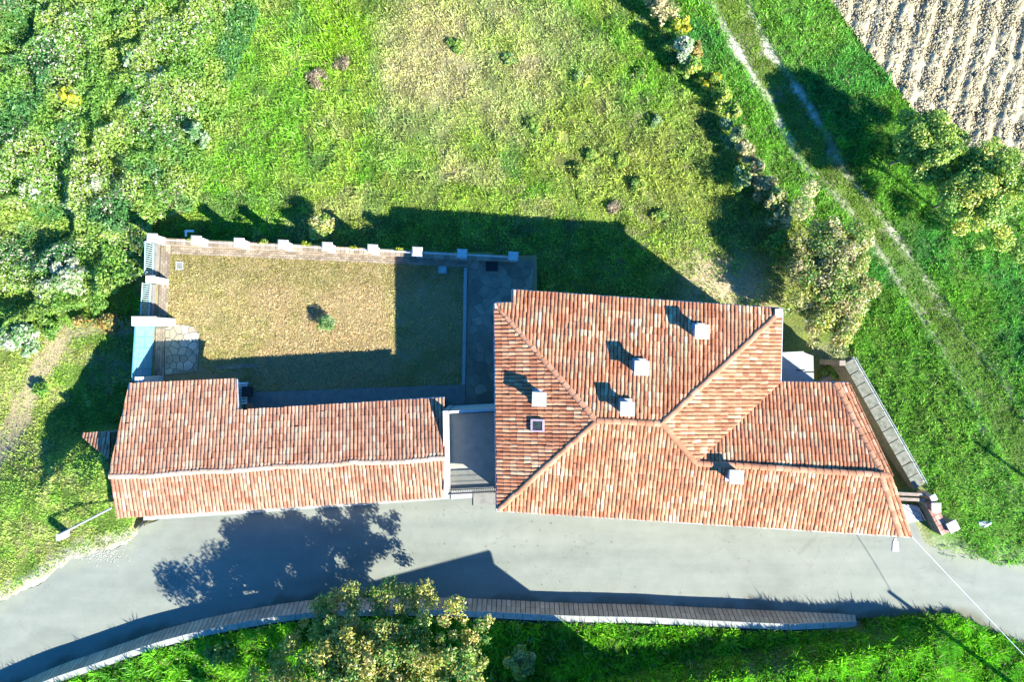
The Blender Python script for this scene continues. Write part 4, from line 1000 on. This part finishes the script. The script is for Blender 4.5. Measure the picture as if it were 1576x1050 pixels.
def bright(p, k): return [((c[0] * k, c[1] * k, c[2] * k), w_) for c, w_ in p]
GRN, YEL, OLV, LIM, PAL, GRY, YLW, ORG, DRY = [bright(p, k) for p, k in ((GRN, 1.4), (YEL, 1.75), (OLV, 1.9), (LIM, 1.75), (PAL, 1.1), (GRY, 1.3), (YLW, 1.3), (ORG, 1.25), (DRY, 1.15))]
def tree(name, label, cat, px, py, zc, rx, ry, rz, ncl, rc, nleaf, size, pal, zb=None, base=None, group=None, seed=1, extra=(), asp=.5, hollow=.4, tr=0.12):
    c = W(px, py, zc); bx, by = (base if base else (c.x, c.y)); zb = float(g(bx, by)) if zb is None else zb
    t = empty(name, (bx, by, zb)); tag(t, label, cat, group)
    cl_ = blob_clumps(c, rx, ry, rz, ncl, rc, seed) + [(tuple(W(x, y, z)), r) for x, y, z, r in extra]
    tops = [cl_[i][0] for i in range(0, len(cl_), max(1, len(cl_) // 7))]
    trunk_mesh(t, (bx, by, zb), tops, tr); crown_mesh('crown', cl_, nleaf, size, pal, t, asp=asp, hollow=hollow); return t

rr_ = random.Random(77)
lobes = [(740, 965, 6, .45), (752, 955, 6.1, .3), (700, 935, 6.0, .6), (655, 905, 5.4, .5), (600, 905, 5, .6), (540, 910, 5.0, .55), (500, 930, 5.2, .6)]
for x_ in range(380, 735, 22):                    # uneven upper edge of the crown
    top = np.interp(x_, [380, 440, 480, 520, 600, 650, 700, 735], [1040, 990, 930, 905, 900, 905, 930, 975])
    for k_ in range(5): lobes.append((x_ + rr_.uniform(-14, 14), top + 12 + k_ * rr_.uniform(18, 34), 4.6 + .012 * (x_ > 650) * x_ / 10 + k_ * .45 + rr_.uniform(-.5, .4), rr_.uniform(.28, .6)))
lobes += [(732, 1000, 6, .35), (748, 985, 6.2, .28), (700, 1030, 6.5, .5), (742, 1022, 6.6, .4), (735, 1052, 7, .5), (720, 1075, 7, .6)]
lobes += [(420, 1060, 6.2, .9), (380, 1080, 6.4, .9), (400, 1115, 7, 1.1), (480, 1075, 7, 1.0), (520, 1020, 6.5, .9), (560, 1070, 7.2, 1.1), (640, 1080, 7.2, 1.1), (600, 1010, 6.6, .8)]
tree('broadleaf_tree', 'big yellow-green tree standing over the roadside wall and casting dappled shade', 'tree', 560, 1040, 6.0, 4.4, 3.2, 2.2, 190, 0.46, 64000, 0.082, YEL + LIM[1:2] + GRN[:1], zb=2.8, seed=4, tr=.28, extra=tuple(lobes), hollow=.1)
tree('walnut_tree', 'broad brownish-olive tree crown beside the house back corner', 'tree', 1283, 428, 1.7, 2.3, 4.1, 1.2, 170, 0.5, 46000, 0.075, bright(TAN, 1.2) + LIM + OLV + GRN[:2], seed=6, tr=.2,
     extra=((1235, 320, 2.3, .7), (1248, 290, 2, .5), (1290, 540, 2, .6), (1305, 500, 2.2, .6), (1320, 470, 2.2, .6), (1225, 410, 1.6, .6), (1210, 480, 1.2, .4)))
tree('maple_tree', 'yellow-green tree at the ploughed field corner nearest the track', 'tree', 1432, 222, 3.0, 1.6, 1.8, 1.6, 60, 0.5, 24000, 0.08, LIM + GRN[1:], seed=8, extra=((1395, 180, 2.6, .5), (1400, 240, 2.2, .5), (1465, 205, 2.6, .5), (1470, 245, 3, .6), (1480, 215, 2.6, .5), (1450, 275, 2.2, .5)), tr=.08)
tree('maple_tree', 'larger green tree against the right edge below the ploughed field', 'tree', 1518, 295, 3.4, 2.5, 2.4, 1.9, 90, 0.55, 38000, 0.08, LIM + GRN[1:], seed=9, extra=((1575, 300, 3, .8), (1500, 250, 3.6, .7), (1480, 350, 2, .5), (1545, 372, 2, .6), (1510, 375, 1.4, .4), (1570, 390, 1.6, .6), (1462, 300, 2, .5), (1530, 225, 2.8, .5), (1560, 240, 2.8, .5)), tr=.09)
tree('olive_tree', 'small young olive tree alone on the dry courtyard lawn', 'tree', 501, 496, 0.6, .50, .48, .5, 30, .17, 1700, 0.06, GRN + GRY, zb=0, seed=3, tr=.035, asp=.3)
tree('shrub', 'pale olive bush against the outside of the courtyard wall', 'shrub', 495, 348, 0.2, .75, .5, .8, 22, .35, 2400, .08, OLV + LIM, seed=12, group=None, tr=.05)

def shrub(px, py, h, r, pal, label, n=700, size=.09, group=None, ry=None, seed=None, asp=.45, name='shrub'):
    c = W(px, py, 0); zg = float(g(c.x, c.y)); c = W(px, py, zg + h * .6); zg = float(g(c.x, c.y))
    t = empty(name, (c.x, c.y, zg)); tag(t, label, 'shrub' if name == 'shrub' else name.replace('_', ' '), group)
    cl_ = blob_clumps((c.x, c.y, zg + h * .5), r * .8, (ry or r) * .8, h * .5, max(7, int(10 + 8 * r)), .34 * min(r, 1.2), seed or int(px * 7 + py))
    mb = MB()
    for i in range(0, len(cl_), 3): mb.tube((c.x, c.y, zg - .1), cl_[i][0], 0.025, .01, 5)
    mb.build('stem', M['bark'], t); crown_mesh('crown', cl_, n, size, pal, t, asp=asp, hollow=.3); return t
HG = 'shrubs along the ditch between meadow and track'
for a in ((1022, 12, 1.9, .75, OLV, 'olive-green bush topmost in the ditch row'), (1050, 38, 1.6, .5, YLW, 'yellow-leaved bush below the topmost ditch bush'),
          (1050, 72, 1.9, .6, PAL + GRY, 'spiky grey-green bush with orange neighbour in the ditch row'), (1074, 72, 1.4, .38, ORG, 'small orange-tinged bush in the ditch row'),
          (1096, 120, 1.5, .5, YLW, 'bright yellow-green bush upper one of a pair in the ditch row'), (1112, 150, 1.4, .5, YLW + LIM, 'yellow-green bush lower one of a pair in the ditch row'),
          (1120, 190, 1.0, .35, GRY, 'tiny grey-green plant in the shaded part of the ditch'), (1122, 218, .9, .4, GRY, 'grey-green star-shaped plant on the dark ditch shadow'),
          (1150, 232, 1.3, .5, OLV, 'thin olive bush right of the ditch shadow'), (1146, 270, 1.3, .6, GRY + LIM, 'grey-green bush at the lower end of the ditch shadow'),
          (1178, 285, 1.5, .6, OLV, 'brown-green bush joining the big olive crown'), (1205, 330, 1.9, .6, GRN + OLV, 'dark green bush left of the big olive crown'),
          (1005, -8, 1.9, .6, OLV + GRN, 'olive bush cut by the top edge of the picture'), (1066, 98, 1.5, .5, GRN + LIM, 'green bush below the orange-tinged one in the ditch row'), (1130, 172, 1.3, .4, LIM, 'lime tuft right of the tiny ditch plant'),
          (1138, 205, 1.5, .45, GRN + OLV, 'dark olive bush above the star-shaped ditch plant'), (1165, 258, 1.6, .5, OLV, 'olive bush right of the lower ditch shadow'), (1195, 305, 1.9, .6, OLV + GRN, 'olive bush touching the big olive crown top'), (1196, 372, 1.7, .6, GRN, 'deep green bush under the left side of the big olive crown')):
    shrub(a[0], a[1], a[2] * 1.35, a[3] * 1.35, *a[4:], group=HG, n=2400, size=.10)
MG = 'weedy bushes scattered over the meadow'
for a in ((893, 266, .9, .45, LIM, 'bright lime weed bush near the meadow dark hollow'), (912, 240, .8, .45, LIM, 'lime weed bush above the bright lime one'), (985, 285, .9, .5, GRN + LIM, 'green weed bush toward the ditch in the lower meadow'),
          (822, 195, .8, .4, GRN, 'small dark green bush in mid meadow'), (943, 318, .7, .45, DRY, 'dry pinkish-brown tuft near the house shadow'), (893, 118, .6, .5, GRY, 'grey-green spreading weed in the upper meadow'),
          (1012, 188, .8, .4, GRY, 'grey-green weed close to the ditch bushes'), (982, 115, .7, .4, GRN, 'green weed tuft in the upper right meadow'), (486, 118, .6, .6, DRY, 'dark dry bramble heap at the edge of the yellow grass'),
          (528, 96, .6, .5, DRY, 'dark dry bramble between yellow grass and straw patch'), (785, 92, .5, .4, GRY, 'small blue-green weed in the straw patch'), (700, 70, .5, .45, GRN, 'green weed patch in the top straw area'), (955, 245, .8, .4, LIM, 'light weed bush right of the lime pair'), (1015, 330, .8, .4, GRN, 'dark green tuft nearest the lower ditch end')):
    shrub(a[0], a[1], a[2] * .6, a[3] * 1.25, a[4] if a[4] is DRY else LIM + a[4], a[5], group=MG, n=1500, size=.065)
LG = 'shrubs in the thicket left of the courtyard'
for a in ((105, 425, 2.0, 1.35, PAL, 'large whitish seeding shrub left of the iron fence', 3600), (70, 445, 1.6, .9, PAL, 'whitish shrub touching the large seeding one', 1800), (28, 522, 1.8, 1.3, PAL + GRY, 'round whitish shrub at the left edge by the dirt trail', 3200),
          (140, 285, 1.7, .8, PAL, 'pale flowering shrub in the middle of the thicket', 1500), (45, 290, 1.6, .8, PAL + GRN, 'pale shrub at the upper edge of the dark gap', 1300), (172, 358, 1.7, .75, PAL + LIM, 'pale shrub between thicket and fence corner', 1500),
          (215, 335, 1.6, .95, GRN + LIM, 'broad-leaved green bush behind the corner pillar', 1700), (232, 300, 1.7, .8, GRN, 'dark-leaved green bush above the corner pillar', 1200), (185, 400, 1.2, .8, LIM, 'light green shrub by the picket fence', 1300),
          (105, 145, 2.3, .55, YLW, 'bright yellow sapling in the upper thicket', 700), (300, 205, 2.0, .7, GRY, 'star-shaped grey-green plant at the thicket edge', 700), (200, 90, 2.1, .6, GRY, 'blue-green sapling in the upper thicket', 700),
          (150, 470, 1.1, .7, GRN, 'dark green shrub below the whitish ones', 900), (75, 505, 1.2, .7, GRN, 'green shrub beside the round whitish one', 900), (60, 600, .7, .5, GRN, 'low green clump beside the dirt trail', 500)):
    shrub(*a[:6], n=a[6], size=.12, group=LG)
shrub(165, 497, .8, 1.5, ORG, 'low orange-brown hedge along the gate post shadow', n=1700, ry=.35)
shrub(120, 495, .7, .4, ORG, 'small orange bush at the far end of the low hedge', n=400)
shrub(1283, 573, 1.0, .55, GRN, 'fresh green bush between patio and slanting wall', n=900)
WG = 'green tufts growing on the courtyard wall'
for x, y, lab in ((290, 369, 'yellow-green tuft beside the second wall pillar'), (404, 372, 'yellow-green tuft on the wall between third and fourth pillar'), (470, 376, 'thin green tuft on the wall between fourth and fifth pillar'), (545, 381, 'yellow-green tuft on the wall left of the sixth pillar'), (612, 384, 'yellow-green tuft on the wall where the house shadow starts')):
    c = W(x, y, .65); t = empty('wall_plant', c); tag(t, lab, 'plant', WG)
    crown_mesh('leaves', blob_clumps(c, .28, .10, .12, 7, .10, x), 160, .06, YLW, t)
shrub(800, 1022, 1.5, .9, GRY + LIM, 'grey-green shrub right of the big roadside tree', n=1600)
shrub(722, 1045, 1.6, .6, YEL, 'yellowish shrub at the bottom edge beside the big tree', n=900)
shrub(425, 1040, 1.4, .7, OLV + LIM, 'pale olive shrub at the bottom edge left of the big tree', n=900)
shrub(340, 1010, 1.2, .9, GRN, 'green bush in the tree shade on the left bank', n=1300)

# thicket: one mass of tall weeds, countless leaves
thick = [xy(*p, 0) for p in ((-120, -120), (400, -120), (392, 0), (345, 120), (318, 250), (285, 320), (232, 335), (222, 420), (175, 455), (110, 480), (40, 500), (-20, 590), (-120, 650))]
n = 460000; X = R.uniform(-35, -14, n); Y = R.uniform(-5, 25, n); k = inside(thick, X, Y); X, Y = X[k], Y[k]
px, py = pix(X, Y, 0.4)
gap = np.clip(1.3 - np.hypot((px - 45) / 60, (py - 345) / 34), 0, 1) + np.clip(1 - np.hypot((px - 10) / 45, (py - 30) / 45), 0, 1) + np.clip(1 - np.hypot((px - 15) / 40, (py - 460) / 22), 0, 1)
hh = 0.25 + 1.9 * fbm(X, Y, 1.6, 60) ** 1.5 + 0.5 * vn(X, Y, .5, 66)
edge = sst(355 - px - 0.2 * py + 30 * (vn(X, Y, 1.2, 69) - .5), -20, 90); hh = hh * (0.25 + .75 * edge) * (1 - np.clip(gap * 1.5, 0, .97))
keep = R.random(len(X)) < np.clip(0.22 + .8 * vn(X, Y, .55, 71), 0, 1) * (1 - .75 * np.clip(gap, 0, 1))
X, Y, hh = X[keep], Y[keep], hh[keep]; n = len(X)
Z = g(X, Y) + hh * (1 - .55 * R.random(n) ** 1.6) + 0.03
N = R.normal(size=(n, 3)) * .5 + np.array((0, 0, .7)); V, Fc = leaf_quads(np.stack([X, Y, Z], 1), N, R.uniform(.04, .12, n), .42)
c = np.repeat(np.array([[.17, .34, .05]]), n, 0); a_ = fbm(X, Y, 1.4, 75); c = mixc(c, (.28, .41, .07), sst(a_, .45, .65)); c = mixc(c, (.08, .23, .055), sst(fbm(X, Y, 2.2, 78), .48, .66))
wht = (R.random(n) < .2 * sst(fbm(X, Y, 2.5, 81), .38, .6) * sst(hh, .5, 1.0)); c[wht] = np.array((.55, .5, .4)); c = c * R.uniform(.65, 1.3, (n, 1))
o = np_mesh('thicket', V, Fc, M['leaf'], c); tag(o, 'dense thicket of tall weeds and brambles filling the upper left', 'thicket', kind='stuff')

# ------------------------------------------------------------------ grass
VEG = np.array((1.72, 1.86, 1.6))
roofs_fp = [[(p.x, p.y) for p in [W(x, y, 0) for x, y in poly]] for poly in (
    [(790, 460), (1150, 485), (1150, 600), (1240, 600), (1310, 745), (1330, 795), (770, 755), (770, 470)],)]
def grass(name, box, n, keepf, hf, wid, lab, cat, colf=grass_col, gain=1.0, lean=.75, spread=.09, zoff=0.0, cv=1.0):
    nb = 11; m = n // nb; cx = np.repeat(R.uniform(box[0], box[1], m), nb); cy = np.repeat(R.uniform(box[2], box[3], m), nb); n = m * nb
    da = R.random(n) * 6.283; dr = np.abs(R.normal(size=n)) * spread; X = cx + np.cos(da) * dr; Y = cy + np.sin(da) * dr
    tv = np.repeat(R.random(m), nb); Z = g(X, Y) + zoff; r = regions(X, Y, Z)
    k = keepf(X, Y, r) > R.random(n); X, Y, Z, da, tv = X[k], Y[k], Z[k], da[k], tv[k]; r = {q: v[k] for q, v in r.items()}; n = len(X)
    h = hf(X, Y, r) * R.uniform(.6, 1.3, n) * (.55 + .9 * tv); c = colf(r) * VEG * gain * (1 + cv * (.56 * tv[:, None] - .28)) * R.uniform(1 - .25 * cv, 1 + .25 * cv, (n, 1)) * R.uniform(.93, 1.07, (n, 3))
    straw = R.random(n) < .05; c[straw] = np.array((.36, .32, .17)) * R.uniform(.8, 1.15, (straw.sum(), 1))
    wa = da + R.normal(size=n) * .5; L = h * lean * R.uniform(.4, 1.5, n)
    tip = np.stack([X + np.cos(wa) * L, Y + np.sin(wa) * L, Z + h], 1); fa = R.random(n) * 3.14; wd = wid * R.uniform(.6, 1.4, n)
    ox, oy = np.cos(fa) * wd, np.sin(fa) * wd
    mid = np.stack([X + np.cos(wa) * L * .35, Y + np.sin(wa) * L * .35, Z + h * .6], 1)
    V = np.stack([np.stack([X - ox, Y - oy, Z - .02], 1), mid + np.stack([ox, oy, 0 * ox], 1) * 0.9, tip, mid - np.stack([ox, oy, 0 * ox], 1) * .9], 1).reshape(-1, 3)
    o = np_mesh(name, V, np.arange(4 * n).reshape(n, 4), M['grass'], c); tag(o, lab, cat, kind='stuff'); return o
def not_built(X, Y):
    yn = np.interp(X, rnx, rny); ys = np.interp(X, rsx, rsy)
    m = ~((Y < yn + .02 - .45 * (X > 22.5) * fbm(X, Y, .7, 160)) & (Y > ys - .55 * (X < 19))) & ~inside(field, X, Y) & ~inside(courtyard, X, Y)
    m &= ~((Y < yn + 1.6) & (Y > ys) & (X > -20.2) & (X < 22.6))
    for q in roofs_fp: m &= ~inside(q, X, Y)
    return m
e_poly = [xy(*p, 0.8) for p in ((1195, 540), (1300, 553), (1425, 770), (1462, 830), (1380, 835), (1180, 700))]
def keep_meadow(X, Y, r):
    bare_ = np.clip(1.2 - np.hypot((r['px'] - 1120) / 110, (r['py'] - 440) / 60) + (r['n2'] - .5), 0, 1)
    d = (.35 + .65 * sst(r['n2'], .3, .6)) * (1 - .8 * r['rut'] * r['lush']) * (1 - .8 * r['trail']) * (1 - .75 * bare_)
    yn = np.interp(X, rnx, rny); ed = sst(np.abs(Y - yn) + 1.0 * (r['n2'] - .5) + .35 * (X > 22), .0, .7); d = d * np.where((X < -20) | (X > 22), ed, 1)
    return d * not_built(X, Y) * ~inside(e_poly, X, Y) * ~(inside(thick, X, Y) & (r['px'] < 290))
grass('meadow_grass', (-22, 17, 2, 22.5), 520000, lambda X, Y, r: keep_meadow(X, Y, r) * (r['lush'] < .5), lambda X, Y, r: .05 + .34 * fbm(X, Y, .55, 90) ** 1.5 * (1 - .5 * r['dry']) * np.where(r['py'] > 310, .6, 1), .021, 'tall yellow-green meadow grass with a straw patch behind the courtyard', 'grass')
grass('lush_grass', (9, 33, -15, 22.5), 640000, lambda X, Y, r: keep_meadow(X, Y, r) * (r['lush'] >= .5) * (1 - r['south']), lambda X, Y, r: (.07 + .24 * fbm(X, Y, .6, 94)) * (1 - .6 * r['track']), .020, 'lush green grass along the track and beside the house wing', 'grass')
grass('field_grass', (-33, -18, -15, 5), 210000, lambda X, Y, r: keep_meadow(X, Y, r) * (X < -19.7) * (1 - r['south']), lambda X, Y, r: .035 + .10 * fbm(X, Y, .8, 97), .019, 'short patchy grass left of the outbuilding', 'grass', gain=1.2)
grass('bank_grass', (-31, 32, -22, -12.5), 380000, lambda X, Y, r: not_built(X, Y) * r['south'] * 1.0, lambda X, Y, r: .08 + .45 * fbm(X, Y, .5, 99) ** 1.3, .026, 'bright green grass and ground cover on the bank below the road wall', 'grass', gain=1.12)
def lawn_col(r):
    c = np.repeat(np.array([[.30, .235, .105]]), len(r['px']), 0); c = mixc(c, (.21, .185, .06), sst(fbm(r['px'], r['py'] * 2.5, 45, 120), .45, .62) * .9); c = mixc(c, (.32, .22, .125), sst(r['n1'], .5, .66) * .8)
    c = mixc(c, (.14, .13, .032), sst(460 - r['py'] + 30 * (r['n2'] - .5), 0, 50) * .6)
    return c
lawn_p = [xy(*p) for p in ((264, 391), (716, 412), (712, 592), (372, 604), (372, 572), (330, 575), (306, 560), (306, 505), (255, 500))]
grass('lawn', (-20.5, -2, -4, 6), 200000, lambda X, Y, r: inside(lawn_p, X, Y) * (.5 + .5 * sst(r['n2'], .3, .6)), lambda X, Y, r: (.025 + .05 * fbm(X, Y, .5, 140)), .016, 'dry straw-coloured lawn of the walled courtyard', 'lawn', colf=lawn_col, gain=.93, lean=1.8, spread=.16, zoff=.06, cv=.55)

# fallen leaves on the road and loose pale stones
n = 1500; X = R.uniform(-14, 24, n); Y = R.uniform(-15.5, -9, n); yn = np.interp(X, rnx, rny); ys = np.interp(X, rsx, rsy)
k = (Y < yn - .1) & (Y > ys + .25) & (R.random(n) < .1 + .9 * np.exp(-((X + 1) / 5) ** 2) * .5 + .5 * np.exp(-(Y - ys) / .35)); X, Y = X[k], Y[k]; n = len(X)
V, Fc = leaf_quads(np.stack([X, Y, np.full(n, ZR + .02)], 1), R.normal(size=(n, 3)) * .2 + np.array((0, 0, 1)), R.uniform(.015, .045, n))
o = np_mesh('fallen_leaves', V, Fc, M['leaf'], np.array([[.16, .10, .045]]) * R.uniform(.5, 1.5, (n, 1))); tag(o, 'dry brown leaves strewn on the road and along the wall foot', 'leaves', kind='stuff')
n = 420; X = np.concatenate([R.normal(-22.4, .7, n), R.uniform(9, 30, 900)]); Y = np.concatenate([R.normal(-11.6, .25, n), R.uniform(-10, 20, 900)])
Z = g(X, Y); r = regions(X, Y, Z); k = np.concatenate([np.ones(n, bool), (r['rut'][n:] * r['lush'][n:]) > R.random(900)]); X, Y, Z = X[k], Y[k], np.maximum(Z[k], np.where(np.arange(len(X))[k] < n, ZR, -9)); 
o = lumps('loose_gravel', X, Y, Z, R.uniform(.015, .05, len(X)), np.array([[.32, .32, .28]]) * R.uniform(.7, 1.1, (len(X), 1)), M['soil']); tag(o, 'pale loose gravel on the road verge and in the track ruts', 'gravel')
mb = MB(); q = W(1512, 806, float(g(*xy(1512, 806, 1.5)))); pts = [(q.x + .42 * math.cos(a) * (1 + .25 * math.sin(3 * a)), q.y + .26 * math.sin(a) * (1 + .2 * math.cos(2 * a))) for a in [i * .628 for i in range(10)]]
k = len(mb.v); mb.v += [(*p, q.z - .1) for p in pts] + [(q.x + (p[0] - q.x) * .8, q.y + (p[1] - q.y) * .8, q.z + .22 + .05 * math.sin(i * 2)) for i, p in enumerate(pts)] + [(q.x, q.y, q.z + .30)]
for i in range(10):
    j = (i + 1) % 10; mb.f.append((k + i, k + j, k + 10 + j, k + 10 + i)); mb.f.append((k + 10 + i, k + 10 + j, k + 20))
o = mb.build('boulder', M['paleconcrete']); tag(o, 'pale flat boulder lying in the grass near the brick wall', 'boulder')
# small shoreline line fence: low wall and post at the outbuilding's road corner
t = empty('low_barrier', W(90, 828, 2)); tag(t, 'thin pale barrier rail with an end post running from the outbuilding corner', 'barrier')
p0, p1 = W(90, 824, 2.55), W(172, 782, 2.9)
mb = MB(); c = (p0 + p1) / 2; mb.tube(p0, p1, 0.055, n=8); mb.build('rail', M['paleconcrete'], t)
q = W(89, 828, 2.6); mb = MB(); mb.box((q.x, q.y, 2.0), (.20, .36, 1.2)); mb.build('post', M['paleconcrete'], t)
q = p0.lerp(p1, .55); mb = MB(); mb.tube((q.x, q.y, 1.6), (q.x, q.y, q.z), .03); mb.build('support', M['gutter'], t)
